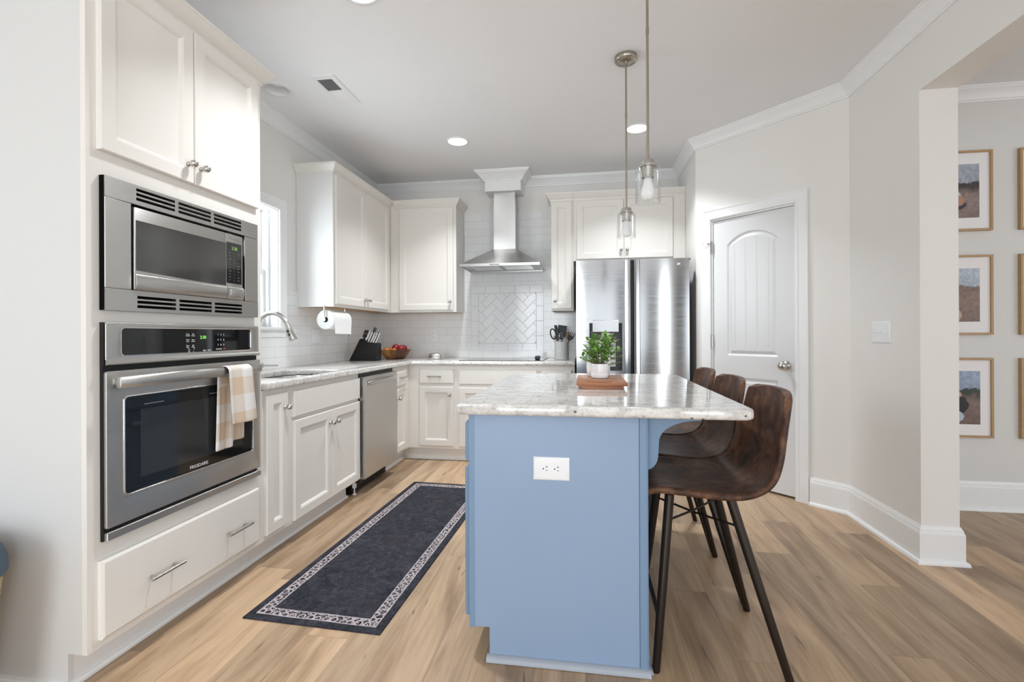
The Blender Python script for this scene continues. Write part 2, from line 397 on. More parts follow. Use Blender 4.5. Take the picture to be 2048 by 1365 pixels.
class MB:
    def __init__(self): self.bm = bmesh.new()

    def box(self, x0, x1, y0, y1, z0, z1, bev=0.0, seg=1):
        t = bmesh.new()
        bmesh.ops.create_cube(t, size=1.0)
        for v in t.verts: v.co = Vector(((x0+x1)/2+v.co.x*abs(x1-x0), (y0+y1)/2+v.co.y*abs(y1-y0), (z0+z1)/2+v.co.z*abs(z1-z0)))
        if bev: bmesh.ops.bevel(t, geom=t.edges[:], offset=bev, segments=seg, affect='EDGES', profile=.5)
        self.add(t); return self

    def add(self, t, mat=None):
        if mat is not None: bmesh.ops.transform(t, matrix=mat, verts=t.verts)
        me = bpy.data.meshes.new('_t'); t.to_mesh(me); t.free(); self.bm.from_mesh(me); bpy.data.meshes.remove(me); return self

    def front(self, o, U, V, N, w, h, prof):
        """slab with a stepped rectangular front: prof = [(inset, height), ...] from the outer back edge to the middle"""
        o, U, V, N = map(V3, (o, U, V, N)); rings = []
        for ins, ht in prof:
            rings.append([self.bm.verts.new(o+U*a+V*b+N*ht) for a, b in ((ins, ins), (w-ins, ins), (w-ins, h-ins), (ins, h-ins))])
        self.bm.faces.new(rings[0][::-1])
        for r, q in zip(rings, rings[1:]):
            for i in range(4): self.bm.faces.new((r[i], r[(i+1) % 4], q[(i+1) % 4], q[i]))
        self.bm.faces.new(rings[-1]); return self

    def prism(self, pts, axis, a, b, bev=0.0, seg=2):
        """extrude a 2-D polygon; axis x: pts are (y,z); y: (x,z); z: (x,y)"""
        f = {'x': lambda p, t: (t, p[0], p[1]), 'y': lambda p, t: (p[0], t, p[1]), 'z': lambda p, t: (p[0], p[1], t)}[axis]
        t = bmesh.new()
        A = [t.verts.new(f(p, a)) for p in pts]; B = [t.verts.new(f(p, b)) for p in pts]
        n = len(pts); t.faces.new(A[::-1]); t.faces.new(B)
        for i in range(n): t.faces.new((A[i], A[(i+1) % n], B[(i+1) % n], B[i]))
        bmesh.ops.recalc_face_normals(t, faces=t.faces[:])
        if bev: bmesh.ops.bevel(t, geom=[e for e in t.edges if e.calc_face_angle(0) > .5], offset=bev, segments=seg, affect='EDGES', profile=.5)
        self.add(t); return self

    def lathe(self, prof, center, axis='z', n=24, closed=False):
        """revolve (r, h) points about an axis through center"""
        c = V3(center)
        ax = {'z': (Vector((1, 0, 0)), Vector((0, 1, 0)), Vector((0, 0, 1))), 'x': (Vector((0, 1, 0)), Vector((0, 0, 1)), Vector((1, 0, 0))),
              'y': (Vector((0, 0, 1)), Vector((1, 0, 0)), Vector((0, 1, 0)))}[axis] if isinstance(axis, str) else axis
        rings = []
        for r, h in prof:
            if r < 1e-6: rings.append([self.bm.verts.new(c+ax[2]*h)])
            else: rings.append([self.bm.verts.new(c+ax[0]*(r*cos(2*pi*i/n))+ax[1]*(r*sin(2*pi*i/n))+ax[2]*h) for i in range(n)])
        seq = list(zip(rings, rings[1:]))
        if closed: seq.append((rings[-1], rings[0]))
        for a, b in seq:
            for i in range(n):
                j = (i+1) % n
                if len(a) == 1 and len(b) == 1: continue
                if len(a) == 1: self.bm.faces.new((a[0], b[j], b[i]))
                elif len(b) == 1: self.bm.faces.new((a[i], a[j], b[0]))
                else: self.bm.faces.new((a[i], a[j], b[j], b[i]))
        if not closed:
            for r in (rings[0], rings[-1]):
                if len(r) > 1: self.bm.faces.new(r if r is rings[-1] else r[::-1])
        return self

    def tube(self, pts, r, n=10, sq=None, cyclic=False):
        """round tube along a polyline; r a number or a list; sq=(a,b) flattens the section"""
        P = [V3(p) for p in pts]; m = len(P); R = r if isinstance(r, (list, tuple)) else [r]*m
        rings = []; up = None
        for i in range(m):
            if cyclic: T = (P[(i+1) % m]-P[i-1]).normalized()
            else: T = (P[min(i+1, m-1)]-P[max(i-1, 0)]).normalized()
            if up is None:
                up = Vector((0, 0, 1)) if abs(T.z) < .9 else Vector((1, 0, 0))
            A = T.cross(up).normalized(); B = A.cross(T).normalized(); up = B
            a, b = (sq if sq else (1, 1))
            rings.append([self.bm.verts.new(P[i]+A*(cos(2*pi*k/n)*R[i]*a)+B*(sin(2*pi*k/n)*R[i]*b)) for k in range(n)])
        prs = list(zip(rings, rings[1:]))
        if cyclic: prs.append((rings[-1], rings[0]))
        for a, b in prs:
            for k in range(n): self.bm.faces.new((a[k], a[(k+1) % n], b[(k+1) % n], b[k]))
        if not cyclic: self.bm.faces.new(rings[0][::-1]); self.bm.faces.new(rings[-1])
        return self

    def sweep(self, path, prof, closed=False, left=True):
        """sweep (out, z) profile along an xy polyline with mitred corners; out is to the left of the path when left"""
        P = [Vector((p[0], p[1])) for p in path]; n = len(P); sg = 1 if left else -1
        def nrm(a, b): d = (b-a).normalized(); return Vector((-d.y, d.x))*sg
        rings = []
        for i in range(n):
            if closed: n0, n1 = nrm(P[i-1], P[i]), nrm(P[i], P[(i+1) % n])
            else:
                n0 = nrm(P[max(i-1, 0)], P[max(i-1, 0)+1]); n1 = nrm(P[min(i, n-2)], P[min(i, n-2)+1])
            k = (n0+n1); k = k/(1+n0.dot(n1))
            rings.append([self.bm.verts.new((P[i].x+k.x*o, P[i].y+k.y*o, z)) for o, z in prof])
        m = len(prof); prs = list(zip(rings, rings[1:]))
        if closed: prs.append((rings[-1], rings[0]))
        for a, b in prs:
            for j in range(m): self.bm.faces.new((a[j], a[(j+1) % m], b[(j+1) % m], b[j]))
        if not closed: self.bm.faces.new(rings[0]); self.bm.faces.new(rings[-1][::-1])
        return self

    def plate(self, ax, t0, t1, u0, u1, z0, z1, holes):
        """wall-like plate with rectangular holes; ax='x': plate spans y(u),z with x from t0 to t1; ax='y': spans x(u),z"""
        us = sorted({u0, u1, *[h[0] for h in holes], *[h[1] for h in holes]}); zs = sorted({z0, z1, *[h[2] for h in holes], *[h[3] for h in holes]})
        us = [q for q in us if u0-1e-9 <= q <= u1+1e-9]; zs = [q for q in zs if z0-1e-9 <= q <= z1+1e-9]
        solid = {}
        for i in range(len(us)-1):
            for j in range(len(zs)-1):
                cu, cz = (us[i]+us[i+1])/2, (zs[j]+zs[j+1])/2
                solid[i, j] = not any(h[0] < cu < h[1] and h[2] < cz < h[3] for h in holes)
        f = (lambda t, u, z: (t, u, z)) if ax == 'x' else (lambda t, u, z: (u, t, z))
        cache = {}
        def vv(t, i, j):
            k = (t, i, j)
            if k not in cache: cache[k] = self.bm.verts.new(f(t, us[i], zs[j]))
            return cache[k]
        for (i, j), s in solid.items():
            if not s: continue
            for t in (t0, t1): self.bm.faces.new((vv(t, i, j), vv(t, i+1, j), vv(t, i+1, j+1), vv(t, i, j+1)))
            for (di, dj, a, b) in ((-1, 0, (i, j), (i, j+1)), (1, 0, (i+1, j), (i+1, j+1)), (0, -1, (i, j), (i+1, j)), (0, 1, (i, j+1), (i+1, j+1))):
                if not solid.get((i+di, j+dj), False):
                    self.bm.faces.new((vv(t0, *a), vv(t0, *b), vv(t1, *b), vv(t1, *a)))
        return self

    def xf(self, mat): bmesh.ops.transform(self.bm, matrix=mat, verts=self.bm.verts); return self


WM = {}   # world matrix of things


def link(name, me, mat, parent=None, smooth=None):
    o = bpy.data.objects.new(name, me); COL.objects.link(o)
    if mat is not None: me.materials.append(mat if not isinstance(mat, str) else MT[mat])
    if parent is not None:
        root = parent
        while root.parent: root = root.parent
        me.transform(WM.get(root.name, Matrix.Identity(4)).inverted()); o.parent = parent
    else: WM[o.name] = Matrix.Identity(4)
    return o


def obj(name, mb, mat, parent=None, smooth=35, center=False, recalc=True):
    bm = mb.bm if isinstance(mb, MB) else mb
    if recalc: bmesh.ops.recalc_face_normals(bm, faces=bm.faces[:])
    me = bpy.data.meshes.new(name); bm.to_mesh(me); bm.free()
    if smooth:
        for p in me.polygons: p.use_smooth = True
        me.set_sharp_from_angle(angle=radians(smooth))
    if center and parent is None:
        xs = [v.co for v in me.vertices]
        c = Vector((sum(v.x for v in xs)/len(xs), sum(v.y for v in xs)/len(xs), min(v.z for v in xs)))
        me.transform(Matrix.Translation(-c)); o = link(name, me, mat); o.location = c; WM[o.name] = Matrix.Translation(c); return o
    return link(name, me, mat, parent)


def tag(o, label, cat, group=None):
    o['label'] = label; o['category'] = cat
    if group: o['group'] = group
    return o


def thing(name, label, cat, loc, rotz=0.0, group=None):
    o = bpy.data.objects.new(name, None); COL.objects.link(o); o.empty_display_size = .05
    o.location = loc; o.rotation_euler = (0, 0, rotz)
    WM[o.name] = Matrix.Translation(loc) @ Matrix.Rotation(rotz, 4, 'Z')
    return tag(o, label, cat, group)


def struct(name, mb, mat, parent=None, smooth=35):
    o = obj(name, mb, mat, parent, smooth)
    if parent is None: o['kind'] = 'structure'
    return o


def dup(root, loc, rotz, label, group=None):
    r = root.copy(); COL.objects.link(r); r.location = loc; r.rotation_euler = (0, 0, rotz); r['label'] = label
    if group: r['group'] = group
    for ch in list(root.children):
        c = ch.copy(); COL.objects.link(c); c.parent = r
        for g in list(ch.children):
            d = g.copy(); COL.objects.link(d); d.parent = c
    return r


X, Y, Z = Vector((1, 0, 0)), Vector((0, 1, 0)), Vector((0, 0, 1))


def text_mesh(s, size, mat4, extr=.0004, align='CENTER'):
    cu = bpy.data.curves.new('txt', 'FONT'); cu.body = s; cu.size = size; cu.extrude = extr; cu.align_x = align; cu.align_y = 'CENTER'; cu.resolution_u = 3
    o = bpy.data.objects.new('txt', cu); COL.objects.link(o)
    me = bpy.data.meshes.new_from_object(o)
    COL.objects.unlink(o); bpy.data.objects.remove(o); me.transform(mat4)
    bm = bmesh.new(); bm.from_mesh(me); bpy.data.meshes.remove(me); return bm


def facing(origin, U, V):
    """matrix that puts text x along U and y along V at origin"""
    U, V = V3(U), V3(V); N = U.cross(V)
    return Matrix(((U.x, V.x, N.x, origin[0]), (U.y, V.y, N.y, origin[1]), (U.z, V.z, N.z, origin[2]), (0, 0, 0, 1)))


def shape2d(outer, holes, z0, z1, bev, segs=3):
    """filled 2-D outline with holes, rounded over; returns a bmesh"""
    cu = bpy.data.curves.new('shp', 'CURVE'); cu.dimensions = '2D'; cu.fill_mode = 'BOTH'
    cu.extrude = (z1-z0)/2-bev; cu.bevel_depth = bev; cu.offset = -bev; cu.bevel_resolution = segs
    for pts in [outer]+holes:
        s = cu.splines.new('POLY'); s.points.add(len(pts)-1); s.use_cyclic_u = True
        for p, q in zip(s.points, pts): p.co = (q[0], q[1], 0, 1)
    o = bpy.data.objects.new('shp', cu); COL.objects.link(o)
    me = bpy.data.meshes.new_from_object(o); COL.objects.unlink(o); bpy.data.objects.remove(o)
    me.transform(Matrix.Translation((0, 0, (z0+z1)/2)))
    bm = bmesh.new(); bm.from_mesh(me); bpy.data.meshes.remove(me)
    bmesh.ops.remove_doubles(bm, verts=bm.verts, dist=1e-5); return bm


def rrect(x0, x1, y0, y1, r, n=6):
    rs = r if isinstance(r, (list, tuple)) else [r]*4
    out = []
    for (cx, cy, a0, rr) in ((x1-rs[0], y1-rs[0], 0, rs[0]), (x0+rs[1], y1-rs[1], pi/2, rs[1]), (x0+rs[2], y0+rs[2], pi, rs[2]), (x1-rs[3], y0+rs[3], 1.5*pi, rs[3])):
        if rr < 1e-5: out.append((cx, cy)); continue
        for i in range(n+1): out.append((cx+rr*cos(a0+pi/2*i/n), cy+rr*sin(a0+pi/2*i/n)))
    return out


DOORP = [(0, 0), (0, .016), (.004, .0195), (.050, .0195), (.053, .0175), (.056, .0175), (.066, .0085), (.072, .0085)]
SLABP = [(0, 0), (0, .014), (.0025, .0165), (.008, .0195), (.010, .0195)]
FLATP = [(0, 0), (0, .016), (.004, .0195), (.006, .0195)]


def knob(parent, p, N, r=.0155, name='knob', mat='nickel'):
    N = V3(N); A = Vector((0, 0, 1)).cross(N); B = N.cross(A)
    prof = [(.0085, 0), (.0095, .002), (.0085, .005), (.0055, .007), (.005, .011), (.007, .0135)]
    c = .0135+r*.85
    for i in range(9):
        a = -1.05+i/8*(pi/2+1.05); prof.append((r*cos(a) if i < 8 else 0, c+r*sin(a)))
    return obj(name, MB().lathe(prof, p, (A, B, N), 18), mat, parent, 60)


def pull(parent, a, b, N, off=.03, r=.006, name='handle'):
    a, b, N = V3(a), V3(b), V3(N); d = (b-a).normalized(); L = (b-a).length
    m = MB().tube([a+N*off, b+N*off], r, 12)
    for t in (.16, .84): m.tube([a+d*(L*t), a+d*(L*t)+N*off], r*.8, 10)
    return obj(name, m, 'nickel', parent, 40)

# ------------------------------------------------------------------ the room
XW, YW, ZC = -2.209, 4.746, 2.7357      # left wall, back wall, ceiling
XR, YCR, YP, XP2, ZH = 1.6676, 3.2734, 2.6434, 1.8395, 2.372
XA, YA = .9065, 4.0345                   # corner of alcove wall and 45 degree wall
YO = 3.478                               # wall of the next room
struct('floor', MB().box(-4.1, 5.6, -3.7, 4.85, -.05, 0), 'floor', smooth=None)
CO = CANS[3]
bm = shape2d([(-4.1, -3.7), (5.6, -3.7), (5.6, 4.85), (-4.1, 4.85)], [[(CO[0]+.0765*cos(-2*pi*k/40), CO[1]+.0765*sin(-2*pi*k/40)) for k in range(40)]], ZC, ZC+.06, 0)
struct('ceiling', bm, 'ceil', smooth=None)
WIN = (2.382, 3.146, 1.212, 2.070)
struct('wall_left', MB().plate('x', XW-.16, XW, 1.36, YW, 0, ZC, [WIN]), 'wall', smooth=None)
struct('wall_stub', MB().box(-4.0, XW, 1.36, 1.50, 0, ZC), 'wall', smooth=None)
struct('wall_back', MB().box(XW-.16, XA+.1, YW, YW+.12, 0, ZC), 'wall', smooth=None)
struct('wall_alcove', MB().prism([(XA, YW), (XA, YA), (XA+.075, YA+.06), (XA+.11, YA+.07), (XA+.11, YW)], 'z', 0, ZC), 'wall', smooth=None)
# 45 degree pantry wall, built along u from (XA,YA) to (XR,YCR)
PL = sqrt((XR-XA)**2+(YCR-YA)**2); PD = Vector((XR-XA, YCR-YA, 0))/PL
# local frame: x along the wall, y into the wall (away from the kitchen)
PN = Vector((PD.y*-1, PD.x, 0))          # points behind the wall
if PN.dot(Vector((1, 1, 0))) < 0: PN = -PN
PM = Matrix(((PD.x, PN.x, 0, XA), (PD.y, PN.y, 0, YA), (0, 0, 1, 0), (0, 0, 0, 1)))
DU0, DU1 = .137, .757                    # door opening along the wall
m = MB().plate('y', 0, .11, 0, PL, 0, ZC, [(DU0, DU1, -1, 2.05)]); m.xf(PM); struct('wall_pantry', m, 'wall', smooth=None)
m = MB().plate('x', XR, XP2, -3.6, YCR+.0, 0, ZC, [(-1.2, YP, -1, ZH), (-3.3, -1.5, .3, 2.4)]); struct('wall_right', m, 'wall', smooth=None)
struct('wall_far', MB().box(XR+.02, 5.5, YO, YO+.12, 0, ZC), 'wall_o', smooth=None)
struct('wall_side', MB().plate('x', 5.5, 5.6, -3.6, YO+.12, 0, ZC, [(-.7, 1.9, .3, 2.4)]), 'wall', smooth=None)
struct('wall_rear', MB().plate('y', YB-.1, YB, -4.0, 5.5, 0, ZC, [(a, b, c, d) for a, b, c, d, _ in REARWIN]), 'wall_dark', smooth=None)
struct('wall_living', MB().plate('x', -4.1, -4.0, -3.6, 1.5, 0, ZC, [(-1.55, .25, .2, 2.4)]), 'wall', smooth=None)
m = MB()
for (a, b, c, d, _) in REARWIN[:2]+REARWIN[4:]:
    for q in ((.28, .68) if b > 1 else ((a+b)/2,)): m.box(q-.035, q+.035, YB-.06, YB+.02, c, d)
struct('trim_5', m, 'trim')

CROWN = [(0, ZC-.088), (.010, ZC-.088), (.012, ZC-.078), (.018, ZC-.074), (.022, ZC-.064), (.034, ZC-.044), (.050, ZC-.026), (.058, ZC-.020), (.060, ZC-.012), (.066, ZC-.010), (.068, ZC), (0, ZC)]
struct('trim_1', MB().sweep([(XW, 2.15), (XW, YW), (XA, YW), (XA, YA), (XR, YCR), (XR, -3.6)], CROWN, left=False), 'trim', smooth=25)
struct('trim_2', MB().sweep([(XP2, -3.6), (XP2, YO), (5.5, YO)], CROWN, left=False), 'trim', smooth=25)
BASE = [(0, .002), (.016, .002), (.016, .150), (.014, .154), (.014, .158), (.011, .162), (.011, .170), (.006, .178), (.004, .186), (0, .186)]
SHOE = [(.004, .0), (.030, .0), (.030, .008), (.027, .016), (.021, .021), (.004, .022)]
pth = [tuple((PM @ Vector((DU1+.088, 0, 0))).xy), (XR, YCR), (XR, YP), (XP2, YP), (XP2, YO), (5.5, YO)]
struct('baseboard_right', MB().sweep(pth, BASE, left=False), 'trim', smooth=25)
struct('baseboard_shoe', MB().sweep(pth, SHOE, left=False), 'trim', smooth=40)
struct('baseboard_pantry', MB().sweep([(XA, YA+.3), (XA, YA), tuple((PM @ Vector((DU0-.08, 0, 0))).xy)], BASE, left=False), 'trim', smooth=25)

# pantry door: casing, slab, knob, hinges
m = MB()
CAS = [(0, 0), (0, .014), (.006, .018), (.018, .018), (.022, .014), (.066, .012), (.072, .016), (.080, .016), (.080, 0)]
def casing(mb, u0, u1, z0, z1, mat, cw=.080):
    pr = [(o, -t) for o, t in CAS]
    path = [(u0, z0), (u0, z1), (u1, z1), (u1, z0)]
    P = [Vector(p) for p in path]; rings = []
    for i in range(4):
        def nr(a, b): d = (b-a).normalized(); return Vector((-d.y, d.x))
        n0 = nr(P[max(i-1, 0)], P[max(i-1, 0)+1]); n1 = nr(P[min(i, 2)], P[min(i, 2)+1]); k = (n0+n1)/(1+n0.dot(n1))
        rings.append([mb.bm.verts.new(mat @ Vector((P[i].x+k.x*o, t, P[i].y+k.y*o))) for o, t in pr])
    for a, b in zip(rings, rings[1:]):
        for j in range(len(pr)): mb.bm.faces.new((a[j], a[(j+1) % len(pr)], b[(j+1) % len(pr)], b[j]))
    mb.bm.faces.new(rings[0]); mb.bm.faces.new(rings[-1][::-1])
casing(m, DU0-.002, DU1+.002, 0, 2.052, PM)
for (a, b, c, d, e, f) in ((DU0-.004, DU0+.008, .0, .11, 0, 2.05), (DU1-.008, DU1+.004, .0, .11, 0, 2.05), (DU0-.004, DU1+.004, 0, .11, 2.040, 2.052)):
    m2 = MB().box(a, b, c, d, e, f); m2.xf(PM); t = m2.bm; m.add(t)
struct('trim_3', m, 'trim', smooth=25)


def pantry_door():
    u0, u1, z0, z1 = DU0+.010, DU1-.010, .016, 2.037
    W = u1-u0; nx, nz = 150, 430
    px0, px1 = .112, W-.112
    def arch(u, x0, x1, zs, rise):
        t = (u-(x0+x1)/2)/((x1-x0)/2)
        R = ((x1-x0)**2/4+rise**2)/(2*rise); dx = (u-(x0+x1)/2)
        return zs+sqrt(max(R*R-dx*dx, 0))-(R-rise)
    def prof(d):
        if d <= 0: return 0
        if d < .006: return -.006*d/.006
        if d < .012: return -.006-(.004)*(d-.006)/.006
        if d < .020: return -.010
        if d < .040: return -.010+.0085*sin((d-.020)/.020*pi/2)
        return -.0015
    def hgt(u, z):
        best = 0
        for (a, b, zs, top, rise) in ((px0, px1, .985, 1.835, .085), (px0, px1, .22, .815, 0)):
            if not (a-.02 < u < b+.02 and zs-.02 < z): continue
            at = arch(u, a, b, top, rise) if rise else top
            d = min(u-a, b-u, z-zs, (at-z)*(.93 if rise else 1))
            if d <= 0: continue
            h = prof(d)
            if d > .042:
                q = ((u-(a+b)/2)/.085+.5) % 1.0; g = min(q, 1-q)*.085
                if g < .005: h -= .0035*(1-g/.005)
            best = h
        return best
    bm = bmesh.new(); grid = []
    for j in range(nz+1):
        z = z0+(z1-z0)*j/nz
        grid.append([bm.verts.new(PM @ Vector((u0+W*i/nx, .012-hgt(W*i/nx, z), z))) for i in range(nx+1)])
    for j in range(nz):
        for i in range(nx): bm.faces.new((grid[j][i], grid[j][i+1], grid[j+1][i+1], grid[j+1][i]))
    bk = [bm.verts.new(PM @ Vector((u, .047, z))) for u, z in ((u0, z0), (u1, z0), (u1, z1), (u0, z1))]
    bm.faces.new(bk[::-1])
    bm.faces.new([bk[0]]+[bk[1]]+grid[0][::-1]); bm.faces.new([bk[2], bk[3]]+grid[-1])
    bm.faces.new([bk[3], bk[0]]+[g[0] for g in grid]); bm.faces.new([bk[1], bk[2]]+[g[-1] for g in grid][::-1])
    return bm
door = struct('door_1', pantry_door(), 'door', smooth=50)
kp = PM @ Vector((DU1-.070, .012, .925)); kn = -PN
obj('door_knob', MB().lathe([(.033, 0), (.034, .003), (.030, .009), (.016, .014), (.012, .020), (.012, .032), (.020, .040), (.028, .050), (.0295, .058), (.026, .068), (.012, .074), (0, .075)], kp, (Z.cross(kn), kn.cross(Z.cross(kn)), kn), 24), 'nickel', door, 60)
for z in (1.79, 1.045, .26):
    a = PM @ Vector((DU0+.006, -.004, z)); m = MB().tube([a, a+Z*.089], .0065, 10)
    m.tube([a+Z*-.004, a+Z*.001], .0045, 8).tube([a+Z*.088, a+Z*.095], .0045, 8); obj('hinge', m, 'nickel', door)
a = PM @ Vector((DU0+.006, -.010, 1.866)); m = MB().tube([a, a-PD*.04-PN*.022, a-PD*.062-PN*.020], .0026, 8); m.tube([a-PD*.020-PN*.014, a-PD*.026-PN*.018], .006, 8)
obj('door_stop', m, 'nickel', door)
struct('wall_closet', MB().box(1.05, 3.0, 4.4, 4.5, 0, ZC), 'wall', smooth=None)

# kitchen window in the left wall
y0, y1, z0, z1 = WIN
WMt = Matrix(((0, -1, 0, XW), (1, 0, 0, 0), (0, 0, 1, 0), (0, 0, 0, 1)))     # local x->y, local y -> -x
m = MB(); casing(m, y0, y1, z0-.004, z1, WMt)
for (a, b, c, d) in ((y0-.004, y0+.006, z0, z1), (y1-.006, y1+.004, z0, z1), (y0, y1, z1-.006, z1+.004)): m.box(XW-.15, XW+.001, a, b, c, d)
win = struct('window_1', m, 'trim', smooth=25)
m = MB().box(XW-.15, XW+.030, y0-.088, y1+.088, z0-.024, z0, .004, 2).box(XW, XW+.014, y0-.07, y1+.07, z0-.075, z0-.024, .002); obj('window_sill', m, 'trim', win)
for nm, xs, za, zb in (('upper_sash', -2.325, 1.60, 2.065), ('lower_sash', -2.300, z0+.002, 1.632)):
    m = MB().plate('x', xs-.022, xs, y0+.006, y1-.006, za, zb, [(y0+.050, y1-.050, za+.045, zb-.038)]); sa = obj(nm, m, 'trim', win, None)
    obj('pane', MB().box(xs-.014, xs-.010, y0+.048, y1-.048, za+.043, zb-.036), 'pane', sa)
struct('trim_4', MB().box(-2.345, -2.275, y1-.026, y1-.006, z0, z1).box(-2.345, -2.275, y0+.006, y0+.026, z0, z1), 'trim')

# tiled backsplashes
T = .009
m = MB().plate('x', XW, XW+T, 2.142, YW, .914, 1.494, [(y0-.088, y1+.088, z0-.076, 2.0)]); struct('wall_backsplash_left', m, 'tile_l', smooth=None)
HX0, HX1, HZ0, HZ1 = -1.149, -.401, .985, 1.650
m = MB().plate('y', YW-T, YW, XW+T, -.02, .914, 1.374, [(HX0, HX1, HZ0, HZ1)])
m.plate('y', YW-T, YW, -1.221, -.308, 1.374, 2.387, [(HX0, HX1, HZ0, HZ1)]); struct('wall_backsplash_back', m, 'tile_b', smooth=None)


def accent():
    m = MB(); m.box(HX0, HX1, YW-.0065, YW, HZ0, HZ1); t0 = m
    a = obj('wall_tile_accent', t0, 'grout', None, None); a['kind'] = 'structure'
    m = MB(); g = .0011
    def tile(pts):
        # inset polygon by grout, bevelled face
        pts = [Vector(p) for p in pts]; n = len(pts); ar = sum(pts[i].x*pts[(i+1) % n].y-pts[(i+1) % n].x*pts[i].y for i in range(n))/2
        if abs(ar) < .00025: return
        if ar < 0: pts = pts[::-1]
        def ins(d):
            o = []
            for i in range(n):
                p, q, r = pts[i-1], pts[i], pts[(i+1) % n]
                n0 = Vector((-(q-p).y, (q-p).x)).normalized(); n1 = Vector((-(r-q).y, (r-q).x)).normalized()
                o.append(q+(n0+n1)/(1+n0.dot(n1))*d)
            return o
        rings = [[m.bm.verts.new((p.x, YW-y, p.y)) for p in ins(d)] for d, y in ((g, .005), (g, .0085), (g+.0012, .0095))]
        m.bm.faces.new(rings[0])
        for r, q in zip(rings, rings[1:]):
            for i in range(n): m.bm.faces.new((r[i], r[(i+1) % n], q[(i+1) % n], q[i]))
        m.bm.faces.new(rings[-1])
    w_, h_ = .0757, .1515
    ix0, ix1, iz0, iz1 = HX0+w_, HX1-w_, HZ0+w_, HZ1-w_
    # border: bottom row, top row, and vertical sides
    for (za, zb, xs) in ((HZ0, iz0, HX0+w_), (iz1, HZ1, HX0)):
        x = xs
        while x < (HX1 if za != HZ0 else HX1-w_)-.004:
            xe = min(x+h_, HX1 if za != HZ0 else HX1-w_); tile([(x, za), (xe, za), (xe, zb), (x, zb)]); x = xe
    for xa in (HX0, ix1):
        z = HZ0
        while z < iz1-.004: ze = min(z+h_, iz1); tile([(xa, z), (xa+w_, z), (xa+w_, ze), (xa, ze)]); z = ze
    def clip(poly):
        for (ax, lim, sg) in ((0, ix0, 1), (0, ix1, -1), (1, iz0, 1), (1, iz1, -1)):
            out = []
            for i in range(len(poly)):
                p, q = poly[i-1], poly[i]; dp, dq = (p[ax]-lim)*sg, (q[ax]-lim)*sg
                if dp >= 0: out.append(p) if False else None
                if (dp >= 0) != (dq >= 0):
                    t = dp/(dp-dq); out.append((p[0]+(q[0]-p[0])*t, p[1]+(q[1]-p[1])*t))
                if dq >= 0: out.append(q)
            poly = out
            if len(poly) < 3: return None
        return poly
    c, s = cos(pi/4), sin(pi/4); cx, cz = (ix0+ix1)/2, (iz0+iz1)/2
    for i in range(-14, 15):
        for j in range(-14, 15):
            k = (i-j) % 4
            if k == 0: R = (i*w_, j*w_, i*w_+h_, j*w_+w_)
            elif k == 3: R = (i*w_, j*w_-w_, i*w_+w_, j*w_+w_)
            else: continue
            if k == 3: R = (i*w_, j*w_, i*w_+w_, j*w_+h_)
            P = [(R[0], R[1]), (R[2], R[1]), (R[2], R[3]), (R[0], R[3])]
            P = clip([(cx+c*a-s*b, cz+s*a+c*b) for a, b in P])
            if P: 
                Q = [P[0]]
                for p in P[1:]:
                    if (Vector(p)-Vector(Q[-1])).length > 1e-4: Q.append(p)
                if (Vector(Q[0])-Vector(Q[-1])).length < 1e-4: Q.pop()
                if len(Q) > 2: tile(Q)
    obj('wall_tile_surface', m, 'tile_w', a, 20)
accent()

# ------------------------------------------------------------------ ceiling fixtures
canlab = ['lit recessed ceiling light cut off by the top of the picture', 'lit recessed ceiling light nearest the range hood', 'lit recessed ceiling light seen between the two pendant rods', 'unlit recessed ceiling light beside the corner of the oven cabinet']
for (x, y, on), lab in zip(CANS, canlab):
    t = thing('recessed_light', lab, 'ceiling light', (x, y, ZC), 0, 'recessed ceiling lights')
    obj('trim_ring', MB().lathe([(CANR+.012, 0), (CANR+.010, -.004), (CANR-.006, -.005), (CANR-.010, 0)], (x, y, ZC), 'z', 40, True), 'can_white', t, 60)
    if on:
        obj('lens', MB().lathe([(CANR-.008, -.001), (CANR-.010, -.004), (0, -.0045)], (x, y, ZC), 'z', 40), 'can_on', t, 60)
        area('downlight', (x, y, ZC-.008), (0, 0, 0), CANR*1.9, CANR*1.9, 11.5, CANC, 'DISK', 1.9)
    else:
        obj('baffle', MB().lathe([(.0755, -.003), (.0755, .001), (.070, .030), (.060, .056), (.0585, .056), (.068, .030), (.073, .002), (.073, -.003)], (x, y, ZC), 'z', 40, True), 'can_white', t, 60)
        obj('lamp_face', MB().lathe([(.060, .058), (.060, .050), (.045, .040), (0, .036)], (x, y, ZC), 'z', 30), 'bulb', t, 60)
t = thing('ceiling_vent', 'white rectangular air register in the ceiling beside the unlit recessed light', 'ceiling vent', (-1.57, 2.83, ZC))
vx0, vx1, vy0, vy1 = -1.650, -1.497, 2.655, 3.005
m = MB().plate('y', 0, .006, vx0, vx1, vy0, vy1, [(-1.628, -1.530, 2.695, 2.83), (-1.628, -1.530, 2.845, 2.965)])
m.xf(Matrix(((1, 0, 0, 0), (0, 0, 1, 0), (0, -1, 0, ZC), (0, 0, 0, 1)))); obj('vent_frame', m, 'can_white', t, None)
m = MB().box(-1.63, -1.528, 2.693, 2.967, ZC-.0012, ZC-.0002); obj('vent_backing', m, 'black', t)
m = MB()
for k in range(12):
    yy = 2.699+k*.0115
    tt = bmesh.new(); bmesh.ops.create_cube(tt, size=1); m.add(tt, Matrix.Translation((-1.579, yy, ZC-.0045)) @ Matrix.Rotation(.50, 4, 'X') @ Matrix.Diagonal((.098, .0085, .0010, 1)))
